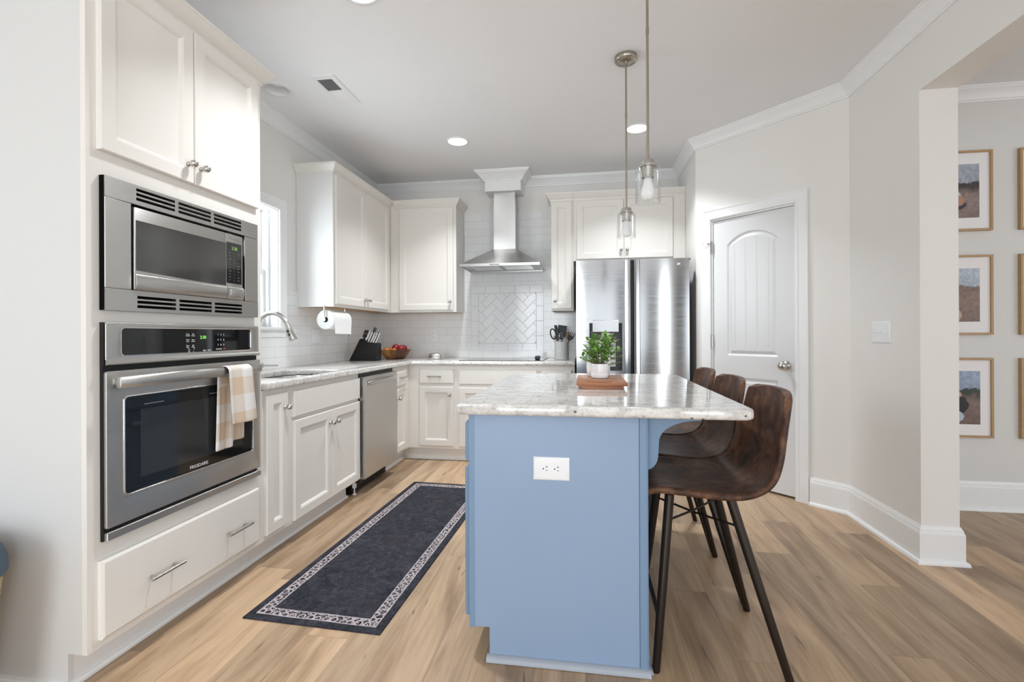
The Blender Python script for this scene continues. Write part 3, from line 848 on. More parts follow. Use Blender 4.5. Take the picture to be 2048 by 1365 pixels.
for k in range(11):
    yy = 2.850+k*.0112
    tt = bmesh.new(); bmesh.ops.create_cube(tt, size=1); m.add(tt, Matrix.Translation((-1.579, yy, ZC-.0045)) @ Matrix.Rotation(-.2, 4, 'X') @ Matrix.Diagonal((.098, .0095, .0012, 1)))
obj('louvre_slats', m, 'can_white', t)

# ------------------------------------------------------------------ oven cabinet (tall), with the two built-in ovens
XF, XD = -1.600, -1.580
TK = .1143
OY0, OY1 = 1.304, 2.140
t = thing('oven_cabinet', 'tall white oven cabinet holding the built-in microwave and the wall oven', 'kitchen cabinet', (-1.9, 1.72, 0))
toe = [(XW+.004, .001), (-1.674, .001), (-1.674, TK), (XF-.0202, TK), (XF-.0202, 2.452), (XW+.004, 2.452)]
obj('side_panel', MB().prism(toe, 'y', OY0, OY0+.018), 'panel', t, None)
obj('side_panel', MB().prism(toe, 'y', OY1-.018, OY1), 'cabside', t, None)
m = MB().box(XW+.004, XW+.014, OY0+.018, OY1-.018, TK, 2.45)
for z in (TK, .455, 1.205, 1.70, 2.43): m.box(XW+.014, XF-.02, OY0+.018, OY1-.018, z, z+.018)
obj('carcass', m, 'cab', t, None)
m = MB().plate('x', XF-.02, XF, OY0, OY1, TK, 2.452, [(1.358, 2.086, .478, 1.19), (1.362, 2.080, 1.25, 1.685)]); obj('face_frame', m, 'cab', t, None)
obj('toe_kick', MB().box(-1.69, -1.674, OY0+.018, OY1-.018, .001, TK).prism([(-1.674, .001), (-1.657, .001), (-1.658, .010), (-1.664, .016), (-1.674, .018)], 'y', OY0+.0, OY1), 'cabside', t, 30)
obj('base_shoe', MB().prism([(OY0, .001), (OY0-.017, .001), (OY0-.016, .010), (OY0-.010, .016), (OY0, .018)], 'x', XW+.01, -1.674), 'cabside', t, 30)
for (a, b, ky) in ((1.337, 1.7165, 1.709-.018), (1.7205, 2.104, 1.760-.010)):
    d = obj('door', MB().front((XF+.0005, a, 1.776), Y, Z, X, b-a, 2.402-1.776, DOORP), 'cab', t, 20)
    knob(d, (XD, (1.7165-.030) if a < 1.5 else (1.7205+.030), 1.850), X)
d = obj('drawer_front', MB().front((XF+.0005, 1.337, .144), Y, Z, X, 2.102-1.337, .405-.144, SLABP), 'cab', t, 20)
for (a, b) in ((1.490, 1.632), (1.868, 2.016)): pull(d, (XD, a, .268), (XD, b, .268), X)
CC = [(0, 2.405), (.006, 2.405), (.008, 2.418), (.016, 2.424), (.030, 2.440), (.042, 2.456), (.046, 2.462), (.050, 2.464), (.052, 2.474), (0, 2.474)]
obj('crown_moulding', MB().sweep([(XF, OY0-.0), (XF, OY1), (XW+.004, OY1)], CC, left=False), 'cab', t, 25)

# built-in microwave
t = thing('microwave', 'stainless built-in microwave with louvred trim above the wall oven', 'microwave oven', (-1.75, 1.72, 1.25))
MX = -1.578
obj('housing', MB().box(-1.95, XF-.022, 1.40, 2.04, 1.27, 1.66), 'black', t)
slots = []
for (a, b) in ((1.459, 1.620), (1.636, 1.799), (1.816, 1.979)):
    for k in range(3): slots.append((a, b, 1.6825-.0165*k-.0105, 1.6825-.0165*k))
top = MB().plate('x', MX-.020, MX, 1.347, 2.091, 1.6235, 1.693, slots)
obj('louvre_panel', top, 'steel_h', t, None)
slots = [(a+.003, b+.003, 1.2975-.0163*k-.0105, 1.2975-.0163*k) for (a, b) in ((1.459, 1.620), (1.636, 1.799), (1.816, 1.979)) for k in range(3)]
obj('louvre_panel', MB().plate('x', MX-.020, MX, 1.347, 2.091, 1.242, 1.3165, slots), 'steel_h', t, None)
obj('side_trim', MB().box(MX-.020, MX, 1.347, 1.440, 1.318, 1.622, .001), 'steel_h', t, None)
obj('side_trim', MB().box(MX-.020, MX, 2.003, 2.091, 1.318, 1.622, .001), 'steel_h', t, None)
obj('trim_edge', MB().box(XF+.0005, MX-.0205, 1.3465, 2.0915, 1.2415, 1.6935).box(MX-.0205, MX-.004, 1.3455, 1.347, 1.242, 1.693), 'void', t, None)
dm = MB().box(MX-.018, MX+.006, 1.4465, 1.876, 1.318, 1.612, .004, 2)
dr = obj('door', dm, 'steel_h', t, 40)
# window glass with a bowed lower edge
pts = [(1.452, 1.566), (1.452, 1.388)]+[(1.452+(1.876-1.452)*k/12, 1.388-.011*sin(pi*.5*k/12)) for k in range(1, 13)]+[(1.876, 1.566)]
obj('glass', MB().prism(pts, 'x', MX+.0055, MX+.0068), 'microglass', dr, None)
# convex lower lip
lip = [(MX+.006, 1.318), (MX+.010, 1.322), (MX+.016, 1.345), (MX+.013, 1.368), (MX+.006, 1.376)]
obj('lower_lip', MB().prism(lip, 'y', 1.4475, 1.876), 'steel_h', dr, 50)
cp = obj('control_panel', MB().box(MX-.018, MX+.006, 1.878, 1.981, 1.318, 1.612, .004, 2), 'steel_h', t, 40)
obj('lower_lip', MB().prism(lip, 'y', 1.879, 1.980).box(MX+.012, MX+.0172, 1.892, 1.965, 1.330, 1.362, .004, 2), 'steel_h', cp, 50)
obj('keypad_glass', MB().box(MX+.005, MX+.0066, 1.881, 1.972, 1.389, 1.573), 'blackglass', cp)
b = text_mesh('2:28', .020, facing((MX+.0068, 1.927, 1.548), Y, Z)); obj('clock_digits', b, 'dim_led', cp, None)
m = MB()
for r in range(10):
    for c in range(3):
        y, z = 1.900+c*.026, 1.526-r*.0135
        m.add(text_mesh(('123456789C'[r] if c == 1 else ('Auto', 'Time', 'Cook', '1', '4', '7', 'Stop', 'Min', 'Pwr', '0')[(r+c) % 10]), .0075 if 3 <= r < 7 else .006, facing((MX+.0068, y, z), Y, Z)))
obj('key_markings', m, 'greymark', cp, None)
obj('lettering', text_mesh('FRIGIDAIRE', .013, facing((MX+.0062, 1.928, 1.592), Y, Z)), 'greymark', cp, None)
obj('trim_sticker', MB().box(MX-.016, MX-.010, 1.986, 1.999, 1.53, 1.61), 'white_pl', t)

# wall oven
t = thing('wall_oven', 'stainless built-in wall oven with a black glass door below the microwave', 'oven', (-1.75, 1.72, .47))
obj('housing', MB().box(-2.10, XF-.022, 1.365, 2.08, .482, 1.186), 'black', t)
OX = -1.578
obj('oven_edge', MB().box(XF+.0005, OX-.012, 1.3465, 2.094, .466, 1.2005).box(OX-.012, OX-.004, 1.3445, 1.3465, 1.052, 1.200), 'black', t, None)
ring = shape2d(rrect(1.348, 2.094, 1.056, 1.200, .008), [rrect(1.402, 2.040, 1.085, 1.183, .013)[::-1]], 0, .014, .003, 2)
TOX = Matrix(((0, 0, 1, OX-.013), (1, 0, 0, 0), (0, 1, 0, 0), (0, 0, 0, 1)))
cpn = obj('control_panel', MB().add(ring, TOX).prism([(OX-.013, 1.056), (OX-.013, 1.074), (OX+.003, 1.074), (OX+.008, 1.066), (OX+.008, 1.060), (OX+.003, 1.056)], 'y', 1.348, 2.094), 'steel_h', t, 40)
obj('panel_glass', MB().box(OX-.011, OX-.0035, 1.400, 2.042, 1.083, 1.185), 'blackglass', cpn)
gx = OX-.0033
bez = shape2d(rrect(1.400, 2.042, 1.083, 1.185, .014), [rrect(1.404, 2.038, 1.087, 1.181, .012)[::-1]], 0, .003, .001, 1)
obj('bezel', MB().add(bez, Matrix.Translation((.0105, 0, 0)) @ TOX), 'chrome', cpn, 40)
def onpanel(u, v):      # picture-free layout: fraction across and up the glass
    return (gx, 1.403+.635*u, 1.086+.096*v)
m = MB()
for r, (a, b2) in enumerate((('Timer\nOn/Off', 'Set\nClock'), ('Delay\nStart', 'Keep\nWarm'), ('Oven\nLight', 'Self\nClean'))):
    for k, s_ in enumerate((a, b2)): m.add(text_mesh(s_, .0068, facing(onpanel(.438+.042*k, .74-.24*r), Y, Z)))
obj('function_labels', m, 'marking', cpn, None); m = MB()
for r in range(3):
    for c in range(3): m.add(text_mesh(str(r*3+c+1), .0115, facing(onpanel(.688+.026*c, .75-.235*r), Y, Z)))
obj('keypad_digits', m, 'marking', cpn, None); m = MB()
m.add(text_mesh('START', .009, facing(onpanel(.690, .09), Y, Z))).add(text_mesh('0', .0105, facing(onpanel(.716, .09), Y, Z)))
obj('start_label', m, 'marking', cpn, None); m = MB()
m.add(text_mesh('Bake', .009, facing(onpanel(.573, .06), Y, Z))).add(text_mesh('Broil', .009, facing(onpanel(.611, .065), Y, Z)))
obj('bake_label', m, 'marking', cpn, None)
o_ = onpanel(.448, .10); m = MB().tube([(gx, o_[1]+.0045*cos(q), o_[2]+.006*sin(q)) for q in [i*pi/6 for i in range(12)]], .0006, 6, cyclic=True).box(gx-.0005, gx+.0005, o_[1]-.002, o_[1]+.002, o_[2]-.010, o_[2]-.006)
obj('light_icon', m, 'marking', cpn, None)
o_ = onpanel(.489, .10); m = MB().tube([(gx, o_[1]-.005, o_[2]-.007), (gx, o_[1]+.005, o_[2]-.007), (gx, o_[1]+.005, o_[2]+.003), (gx, o_[1]-.005, o_[2]+.003)], .0006, 6, cyclic=True).tube([(gx, o_[1]-.003, o_[2]+.003), (gx, o_[1], o_[2]+.0085), (gx, o_[1]+.003, o_[2]+.003)], .0006, 6)
obj('lock_icon', m, 'marking', cpn, None)
obj('stop_marking', text_mesh('OFF', .010, facing(onpanel(.745, .09), Y, Z)), 'redmark', cpn, None)
obj('clock_digits', text_mesh('2:30', .0185, facing(onpanel(.560, .63), Y, Z)), 'green_led', cpn, None)
# door
d0 = shape2d(rrect(1.350, 2.106, .507, 1.035, .006), [rrect(1.412, 2.052, .600, .943, .016)[::-1]], 0, .026, .002, 2)
ODX = OX-.004
dr = obj('door', MB().add(d0, Matrix(((0, 0, 1, ODX-.022), (1, 0, 0, 0), (0, 1, 0, 0), (0, 0, 0, 1)))), 'steel_h', t, 40)
bez = shape2d(rrect(1.409, 2.055, .597, .946, .018), [rrect(1.4145, 2.0495, .6025, .9405, .0145)[::-1]], 0, .004, .0015, 2)
obj('bezel', MB().add(bez, Matrix(((0, 0, 1, ODX+.0025), (1, 0, 0, 0), (0, 1, 0, 0), (0, 0, 0, 1)))), 'chrome', dr, 40)
gl = obj('glass', MB().box(ODX-.018, ODX+.001, 1.408, 2.056, .596, .947), 'ovenglass', dr)
obj('inner_window', MB().box(ODX+.0009, ODX+.0014, 1.475, 1.99, .645, .890), plain('smoked_inner_window', (.030, .032, .034), .08, spec=.6), dr)
for ya in (1.49, 1.79): obj('vent_line', MB().box(ODX+.0009, ODX+.0017, ya, ya+.08, .905, .908), 'greymark', dr)
obj('lettering', text_mesh('FRIGIDAIRE', .0185, facing((ODX+.0016, 1.735, .617), Y, Z)), 'marking', dr, None)
hx = ODX+.042; hz = .998
m = MB().tube([(hx, 1.358, hz), (hx, 1.360, hz), (hx, 2.052, hz), (hx, 2.054, hz)], [.018, .0205, .0205, .018], 20, (.62, 1))
for y in (1.392, 2.016): m.box(ODX, hx, y-.014, y+.014, hz-.011, hz+.011, .004, 2)
obj('handle', m, 'steel_h', dr, 50)
obj('bottom_trim', MB().box(XF+.001, OX+.002, 1.350, 2.107, .466, .494, .002, 1), 'steel_h', t, None)

# gingham towel over the oven handle
def strip(mb, path, ya, yb, amp, ph, slant=0.0, v0=0.0):
    n = 14; L = 0; rows = []; uvl = mb.bm.loops.layers.uv.verify()
    for i, (x, z) in enumerate(path):
        if i: L += sqrt((x-path[i-1][0])**2+(z-path[i-1][1])**2)
        f = i/(len(path)-1); row = []
        for k in range(n+1):
            s = k/n; fy = ya(f)+(yb(f)-ya(f))*s
            row.append((mb.bm.verts.new((x+amp(f)*sin(s*7.5+ph+f*1.2)*.9+amp(f)*.4*sin(s*17+ph), fy, z-slant*s*max(0, abs(f-.5)*2-.6))), (s*(yb(f)-ya(f))*1.25, L+v0)))
        rows.append(row)
    for a, b in zip(rows, rows[1:]):
        for k in range(n):
            fc = mb.bm.faces.new((a[k][0], a[k+1][0], b[k+1][0], b[k][0]))
            for lp, q in zip(fc.loops, (a[k], a[k+1], b[k+1], b[k])): lp[uvl].uv = q[1]
    return mb
def drape(zb, zf, xb, xf):
    r = .0215; p = [(xb, zb+(hz-.02-zb)*i/14) for i in range(15)]
    p += [(hx-(r)*cos(a)*1.0, hz+r*1.08*sin(a)) for a in [pi*(.06+.88*k/9) for k in range(10)]]
    return p+[(xf+(.004*i/14), hz-.015-(hz-.015-zf)*i/14) for i in range(15)]
# cloth hangs in folds: a long back fall in two folds and a shorter front fall
m = MB()
lerp = lambda a, b: (lambda f: a+(b-a)*f)
bk = [(ODX+.016, .655+(.985-.655)*i/22) for i in range(23)]
strip(m, [(x+.003, z) for x, z in bk], lerp(1.80, 1.81), lerp(1.90, 1.925), lambda f: .004, .3, 0, .02)
strip(m, [(x-.006, z+.022) for x, z in bk], lerp(1.885, 1.88), lerp(1.985, 1.99), lambda f: .004, 1.9, 0, .06)
strip(m, drape(.93, .762, hx-.022, hx+.021), lambda f: 1.815+.045*max(0, f-.35), lambda f: 1.965+.075*max(0, f-.45), lambda f: .002+.007*max(0, f-.5), 2.2, 0, .05)
tw = obj('dish_towel', m, 'towel', None, 80, recalc=False, center=False)
so = tw.modifiers.new('thick', 'SOLIDIFY'); so.thickness = .0035; so.offset = 0
sb = tw.modifiers.new('soft', 'SUBSURF'); sb.levels = 1; sb.render_levels = 1
tag(tw, 'tan and white gingham dish towel hanging over the oven handle', 'towel')

# ------------------------------------------------------------------ base cabinets, left run
def base_side(mb, y0, y1, z1=.876):
    """carcass of a left-run base unit with a toe-kick recess"""
    mb.prism([(XW+.004, .002), (-1.674, .002), (-1.674, TK), (XF, TK), (XF, z1), (XW+.004, z1)], 'y', y0, y1); return mb
TKP = [(-1.674, .002), (-1.657, .002), (-1.658, .010), (-1.664, .016), (-1.674, .018)]
t = thing('base_cabinet', 'narrow white base cabinet with one tall door beside the oven cabinet', 'kitchen cabinet', (-1.9, 2.25, 0))
obj('carcass', base_side(MB(), 2.1415, 2.355), 'cab', t, None)
obj('shoe_moulding', MB().prism(TKP, 'y', 2.1415, 2.355), 'cabside', t, 30)
d = obj('door', MB().front((XF+.0005, 2.157, .141), Y, Z, X, 2.332-2.157, .850-.141, DOORP), 'cab', t, 20)
knob(d, (XD, 2.300, .772), X)
t = thing('sink_cabinet', 'white sink base cabinet with two doors under a wide false drawer front', 'kitchen cabinet', (-1.9, 2.76, 0))
m = MB().box(XW+.004, XF-.02, 2.3555, 2.373, TK, .876).box(XW+.004, XF-.02, 3.147, 3.165, TK, .876).box(XW+.004, XF-.02, 2.373, 3.147, TK, TK+.018).box(XW+.004, XW+.01, 2.373, 3.147, TK, .876)
obj('carcass', m, 'cab', t, None)
obj('face_frame', MB().plate('x', XF-.02, XF, 2.3555, 3.165, TK, .876, []), 'cab', t, None)
obj('toe_kick', MB().box(-1.69, -1.674, 2.3555, 3.12, .002, TK).prism(TKP, 'y', 2.3555, 3.12), 'cabside', t, 30)
obj('false_front', MB().front((XF+.0005, 2.386, .702), Y, Z, X, 3.155-2.386, .846-.702, FLATP), 'cab', t, 20)
for (a, b, ky) in ((2.388, 2.7785, 2.7785-.028), (2.7815, 3.153, 2.7815+.028)):
    d = obj('door', MB().front((XF+.0005, a, .127), Y, Z, X, b-a, .681-.127, DOORP), 'cab', t, 20)
    knob(d, (XD, ky, .605), X)
# dishwasher
t = thing('dishwasher', 'stainless dishwasher between the sink cabinet and the corner cabinet', 'dishwasher', (-1.9, 3.46, 0))
DX = -1.551
obj('tub', MB().box(-2.15, XF+.004, 3.170, 3.765, .09, .872), 'black', t, None)
obj('toe_panel', MB().box(-2.1, -1.66, 3.175, 3.76, .004, .1), 'black', t, None)
obj('levelling_foot', MB().lathe([(.014, 0), (.014, .006), (.005, .012), (.005, .1)], (-1.640, 3.18, .002), 'z', 12).box(-1.652, -1.628, 3.168, 3.192, .05, .095, .003), 'white_pl', t)
d = obj('door', MB().prism([(XF+.004, .118), (DX-.004, .118), (DX, .122), (DX, .842), (DX-.006, .849), (XF+.004, .849)], 'y', 3.173, 3.752), 'steel_h', t, 30)
m = MB(); P = [(DX+.006+.024*sin(pi*k/16)**.7, 3.205+(3.722-3.205)*k/16, .800+.006*sin(pi*k/16)) for k in range(17)]
m.tube(P, [.010]+[.012]*15+[.010], 12, (.6, 1.25)); obj('handle', m, 'steel_h', d, 50)
# corner cabinet, left leg
t = thing('base_cabinet', 'white corner base cabinet with a small drawer just past the dishwasher', 'kitchen cabinet', (-1.9, 4.0, 0))
obj('carcass', MB().prism([(XW+.004, .002), (-1.674, .002), (-1.674, TK), (XF, TK), (XF, .876), (XW+.004, .876)], 'y', 3.770, 4.203), 'cab', t, None)
obj('shoe_moulding', MB().prism(TKP, 'y', 3.770, 4.188), 'cabside', t, 30)
d = obj('drawer_front', MB().front((XF+.0005, 3.800, .708), Y, Z, X, 4.052-3.800, .838-.708, SLABP), 'cab', t, 20)
pull(d, (XD, 3.87, .778), (XD, 4.00, .778), X)
d = obj('door', MB().front((XF+.0005, 3.800, .141), Y, Z, X, 4.052-3.800, .681-.141, DOORP), 'cab', t, 20)
knob(d, (XD, 3.832, .605), X)

# ------------------------------------------------------------------ base cabinets, back run
YFF = 4.145
def base_back(x0, x1):
    return MB().prism([(YW-.004, .002), (4.205, .002), (4.205, TK), (YFF, TK), (YFF, .876), (YW-.004, .876)], 'x', x0, x1)
TKB = [(4.205, .002), (4.188, .002), (4.189, .010), (4.195, .016), (4.205, .018)]
NY = -Y
def bdoor(t, x0, x1, z0, z1, prof, nm='door'):
    return obj(nm, MB().front((x0, YFF-.0005, z0), X, Z, NY, x1-x0, z1-z0, prof), 'cab', t, 20)
t = thing('base_cabinet', 'white base cabinet with drawer over one door in the back corner', 'kitchen cabinet', (-1.36, 4.4, 0))
obj('carcass', base_back(-1.5995, -1.1455).box(-1.690, -1.5995, 4.205, 4.225, .002, TK+.001), 'cab', t, None)
obj('shoe_moulding', MB().prism(TKB, 'x', -1.657, -1.1455), 'cabside', t, 30)
d = bdoor(t, -1.490, -1.171, .708, .841, SLABP, 'drawer_front'); pull(d, (-1.408, YFF-.02, .773), (-1.276, YFF-.02, .773), NY)
d = bdoor(t, -1.490, -1.173, .141, .679, DOORP); knob(d, (-1.202, YFF-.02, .608), NY)
t = thing('base_cabinet', 'white cooktop base cabinet with a wide false front, half hidden by the island', 'kitchen cabinet', (-.77, 4.4, 0))
obj('carcass', base_back(-1.145, -.395), 'cab', t, None)
obj('shoe_moulding', MB().prism(TKB, 'x', -1.145, -.395), 'cabside', t, 30)
bdoor(t, -1.118, -.412, .705, .838, FLATP, 'false_front')
for (a, b, k) in ((-1.118, -.767, -.797), (-.763, -.412, -.733)):
    d = bdoor(t, a, b, .141, .675, DOORP); knob(d, (k, YFF-.02, .605), NY)
t = thing('base_cabinet', 'narrow white base cabinet between the cooktop cabinet and the refrigerator', 'kitchen cabinet', (-.24, 4.4, 0))
obj('carcass', base_back(-.3945, -.082), 'cab', t, None)
d = bdoor(t, -.378, -.108, .705, .838, SLABP, 'drawer_front'); pull(d, (-.31, YFF-.02, .773), (-.18, YFF-.02, .773), NY)
d = bdoor(t, -.378, -.108, .141, .675, DOORP); knob(d, (-.345, YFF-.02, .605), NY)

# ------------------------------------------------------------------ granite worktop with undermount sink
XC, YC = -1.5676, 4.1131
hole = rrect(-2.015, -1.632, 2.40, 3.015, [.10, .16, .05, .05], 10)
outer = [(XW+.001, 2.1425)]+[(XC, 2.1425), (XC, YC-.02), (XC+.006, YC-.006), (XC+.02, YC), (-.0805, YC), (-.0805, YW-.001), (XW+.001, YW-.001)]
bm = shape2d(outer, [hole[::-1]], .878, .914, .008, 3)
ct = obj('countertop', bm, 'granite', None, 40); tag(ct, 'L-shaped pale granite countertop with the sink cut into it', 'countertop')
t = thing('kitchen_sink', 'stainless undermount sink set into the countertop below the window', 'sink', (-1.82, 2.7, .68))
bm = bmesh.new()
inner = rrect(-2.010, -1.637, 2.405, 3.010, [.10, .16, .05, .05], 10)
def ringv(d, z): 
    c = Vector((-1.8235, 2.7075))
    return [bm.verts.new((c.x+(p[0]-c.x)*(1-d), c.y+(p[1]-c.y)*(1-d), z)) for p in inner]
R = [ringv(-.05, .8765), ringv(-.004, .8768), ringv(.0, .874), ringv(.03, .72), ringv(.10, .690), ringv(.5, .684)]
for a, b in zip(R, R[1:]):
    for i in range(len(a)): bm.faces.new((a[i], a[(i+1) % len(a)], b[(i+1) % len(a)], b[i]))
bm.faces.new(R[-1]); obj('bowl', bm, 'steel_s', t, 50)
obj('drain', MB().lathe([(.045, 0), (.043, .004), (.030, .001), (0, .0012)], (-1.83, 2.72, .685), 'z', 24), 'chrome', t, 50)
# gooseneck faucet
t = thing('faucet', 'chrome gooseneck pull-down faucet arching over the sink', 'faucet', (-2.115, 2.78, .914))
fx, fy = -2.115, 2.78
obj('base', MB().lathe([(.028, .9145), (.027, .920), (.021, .926), (.020, .985), (.017, .992), (0, .993)], (fx, fy, 0), 'z', 24), 'chrome', t, 50)
P = [(fx, fy, .97), (fx, fy, 1.17)]+[(fx+.117-.117*cos(a), fy, 1.17+.128*sin(a)) for a in [pi*.88*k/18 for k in range(1, 19)]]
e = P[-1]
obj('spout', MB().tube(P, .0145, 14), 'nickel', t, 60)
dv = (Vector(P[-1])-Vector(P[-2])).normalized()
e = Vector(e); q = [e-dv*.01, e+dv*.012, e+dv*.02, e+dv*.10, e+dv*.104]
head = obj('spray_head', MB().tube(q, [.016, .0175, .0185, .0245, .022], 18), 'nickel', t, 40)
sd = Vector((0, -1, 0)); 
m = MB()
for k in (.042, .066):
    c = e+dv*k+sd*.0195; A = dv; B = dv.cross(sd)
    tt = bmesh.new(); bmesh.ops.create_cube(tt, size=1); bmesh.ops.bevel(tt, geom=tt.edges[:], offset=.2, segments=2, affect='EDGES')
    m.add(tt, Matrix(((A.x, B.x, sd.x, c.x), (A.y, B.y, sd.y, c.y), (A.z, B.z, sd.z, c.z), (0, 0, 0, 1))) @ Matrix.Diagonal((.018, .012, .008, 1)))
obj('button', m, 'black', head)
m = MB().tube([(fx+.018, fy, .955), (fx+.050, fy, .958)], .0125, 14).tube([(fx+.044, fy, .958), (fx+.062, fy+.02, .956), (fx+.100, fy+.080, .953)], [.007, .006, .0055], 10)
obj('lever', m, 'nickel', t, 50)

# ------------------------------------------------------------------ wall cabinets
UZ0, UZ1 = 1.372, 2.408
UF = XW+.309                             # face plane of the left wall cabinet
def shaker_at(t, o, U, N, w, h): return obj('door', MB().front(o, U, Z, N, w, h, DOORP), 'cab', t, 20)
t = thing('wall_cabinet', 'white two-door wall cabinet on the left wall with the paper towel roll under it', 'kitchen cabinet', (-2.05, 3.9, UZ0))
UY0 = 3.362
m = MB().box(XW+.002, UF, UY0, YW-.333, UZ0+.019, UZ1+.06)
obj('carcass', m, 'cabside', t, None)
obj('face_frame', MB().box(UF, UF+.0, UY0, UY0, 0, 0) if False else MB().box(UF-.001, UF+.0015, UY0+.0, YW-.333+.02, UZ0, UZ1+.06), 'cab', t, None)
obj('underside', MB().box(XW+.011, UF-.02, UY0+.016, YW-.011, UZ0+.014, UZ0+.019), 'birch', t, None)
obj('bottom_rail', MB().box(XW+.011, UF, UY0, UY0+.016, UZ0, UZ0+.019).box(UF-.02, UF, UY0+.016, YW-.333, UZ0, UZ0+.019), 'cabside', t, None)
UF2 = UF+.0015
for (a, b, k) in ((3.377, 3.868, 3.868-.028), (3.872, 4.366, 3.872+.028)):
    d = shaker_at(t, (UF2, a, UZ0+.021), Y, X, b-a, 2.392-UZ0-.021); knob(d, (UF2+.0195, k, 1.455), X)
CU = [(0, 2.402), (.005, 2.402), (.007, 2.414), (.014, 2.420), (.026, 2.434), (.036, 2.450), (.041, 2.458), (.045, 2.460), (.046, 2.470), (0, 2.470)]
obj('crown_moulding', MB().sweep([(XW+.002, UY0), (UF, UY0), (UF, YW-.3)], CU, left=False), 'cab', t, 25)
YU = 4.436                               # face plane of the back wall cabinets
t = thing('wall_cabinet', 'white single-door wall cabinet on the back wall left of the range hood', 'kitchen cabinet', (-1.55, 4.6, UZ0))
obj('carcass', MB().box(UF+.002, -1.2245, YU, YW-.002, UZ0+.019, UZ1+.06), 'cab', t, None)
obj('bottom_rail', MB().box(UF+.002, -1.2245, YU, YU+.02, UZ0, UZ0+.019).box(-1.2405, -1.2245, YU+.02, YW-.011, UZ0, UZ0+.019), 'cab', t, None)
obj('underside', MB().box(UF+.002, -1.2405, YU+.02, YW-.011, UZ0+.014, UZ0+.0185), 'birch', t, None)
d = shaker_at(t, (-1.799, YU-.0005, UZ0+.020), X, NY, 1.799-1.252, 2.392-UZ0-.020); knob(d, (-1.279, YU-.02, 1.470), NY)
obj('crown_moulding', MB().sweep([(UF+.046, YU), (-1.2245, YU), (-1.2245, YW-.002)], CU, left=False), 'cab', t, 25)
t = thing('wall_cabinet', 'narrow white wall cabinet with one door between the range hood and the refrigerator', 'kitchen cabinet', (-.2, 4.6, UZ0))
obj('carcass', MB().box(-.306, -.0955, YU, YW-.002, UZ0+.016, UZ1+.06), 'cab', t, None)
obj('bottom_rail', MB().box(-.306, -.0955, YU, YU+.02, UZ0, UZ0+.016).box(-.306, -.290, YU+.02, YW-.011, UZ0, UZ0+.016), 'cab', t, None)
obj('underside', MB().box(-.290, -.0955, YU+.02, YW-.011, UZ0+.010, UZ0+.0155), 'birch', t, None)
d = shaker_at(t, (-.301, YU-.0005, UZ0+.018), X, NY, .301-.112, 2.392-UZ0-.018); knob(d, (-.268, YU-.02, 1.462), NY)
obj('crown_moulding', MB().sweep([(-.306, YW-.002), (-.306, YU), (-.0955, YU)], CU, left=False), 'cab', t, 25)
t = thing('wall_cabinet', 'wide white two-door wall cabinet above the refrigerator', 'kitchen cabinet', (.4, 4.6, 1.84))
obj('carcass', MB().box(-.0945, XA-.001, YU, YW-.002, 1.835, UZ1+.06), 'cab', t, None)
obj('filler_strip', MB().box(.803, XA-.002, YU-.008, YU, 1.835, UZ1), 'cab', t, None)
for (a, b, k) in ((-.065, .3625, .337), (.3665, .797, .392)):
    d = shaker_at(t, (a, YU-.0005, 1.846), X, NY, b-a, 2.390-1.846); knob(d, (k, YU-.02, 1.921), NY)
obj('crown_moulding', MB().sweep([(-.0945, YU), (XA-.002, YU)], CU, left=False), 'cab', t, 25)
# ------------------------------------------------------------------ range hood and its boxed cover
t = thing('range_hood', 'stainless pyramid range hood on the back wall above the cooktop', 'range hood', (-.772, 4.6, 1.78))
a0, a1, f0 = -1.148, -.396, 4.27; c0, c1, cf = -.879, -.663, 4.57; zt = 1.992
bm = bmesh.new()
lo = [bm.verts.new(p) for p in ((a0, f0, 1.809), (a1, f0, 1.809), (a1, YW-.012, 1.809), (a0, YW-.012, 1.809))]
hi = [bm.verts.new(p) for p in ((c0-.004, cf-.004, zt), (c1+.004, cf-.004, zt), (c1+.004, YW-.012, zt), (c0-.004, YW-.012, zt))]
bm.faces.new(lo[::-1]); bm.faces.new(hi)
for i in range(4): bm.faces.new((lo[i], lo[(i+1) % 4], hi[(i+1) % 4], hi[i]))
obj('canopy', bm, 'steel_x', t, None)
lp = obj('lip', MB().plate('y', 1.786, 1.810, a0, a1, f0, YW-.012, [(a0+.012, a1-.012, f0+.012, YW-.03)]).xf(Matrix(((1, 0, 0, 0), (0, 0, 1, 0), (0, 1, 0, 0), (0, 0, 0, 1)))), steel('brushed_steel_lip', (.55, .55, .545), .3, 'x'), t, None)
obj('underside_panel', MB().box(a0+.010, a1-.010, f0+.010, YW-.028, 1.794, 1.800), plain('hood_underside', (.42, .42, .41), .38, .8), t, None)
for (p, q) in ((a0+.085, -.790), (-.755, a1-.085)):
    m = MB().box(p, q, f0+.06, YW-.12, 1.7915, 1.7945)
    for k in range(9): m.box(p+.008, q-.008, f0+.07+k*.031, f0+.085+k*.031, 1.790, 1.792)
    obj('grease_filter', m, 'steel_s', t, None)
m = MB()
for k in range(6): m.lathe([(.0048, 0), (.0048, .003), (0, .0035)], (-.855+.0155*k, f0, 1.798), (Z, -X, NY), 12)
obj('button', m, 'black', lp)
obj('chimney', MB().prism([(c0, cf), (c1, cf), (c1, YW-.002), (c0, YW-.002)], 'z', zt, 2.44), 'steel_x', t, None)
obj('chimney_upper', MB().box(c0+.003, c1-.003, cf+.003, YW-.002, 2.44, 2.548), 'steel_x', t, None)
t = thing('hood_cover_box', 'white boxed cover with crown moulding where the range hood chimney meets the ceiling', 'hood cover', (-.772, 4.6, 2.548))
b0, b1, bf = -.952, -.600, 4.505
obj('box', MB().box(b0, b1, bf, YW-.001, 2.548, ZC-.001), 'trim', t, None)
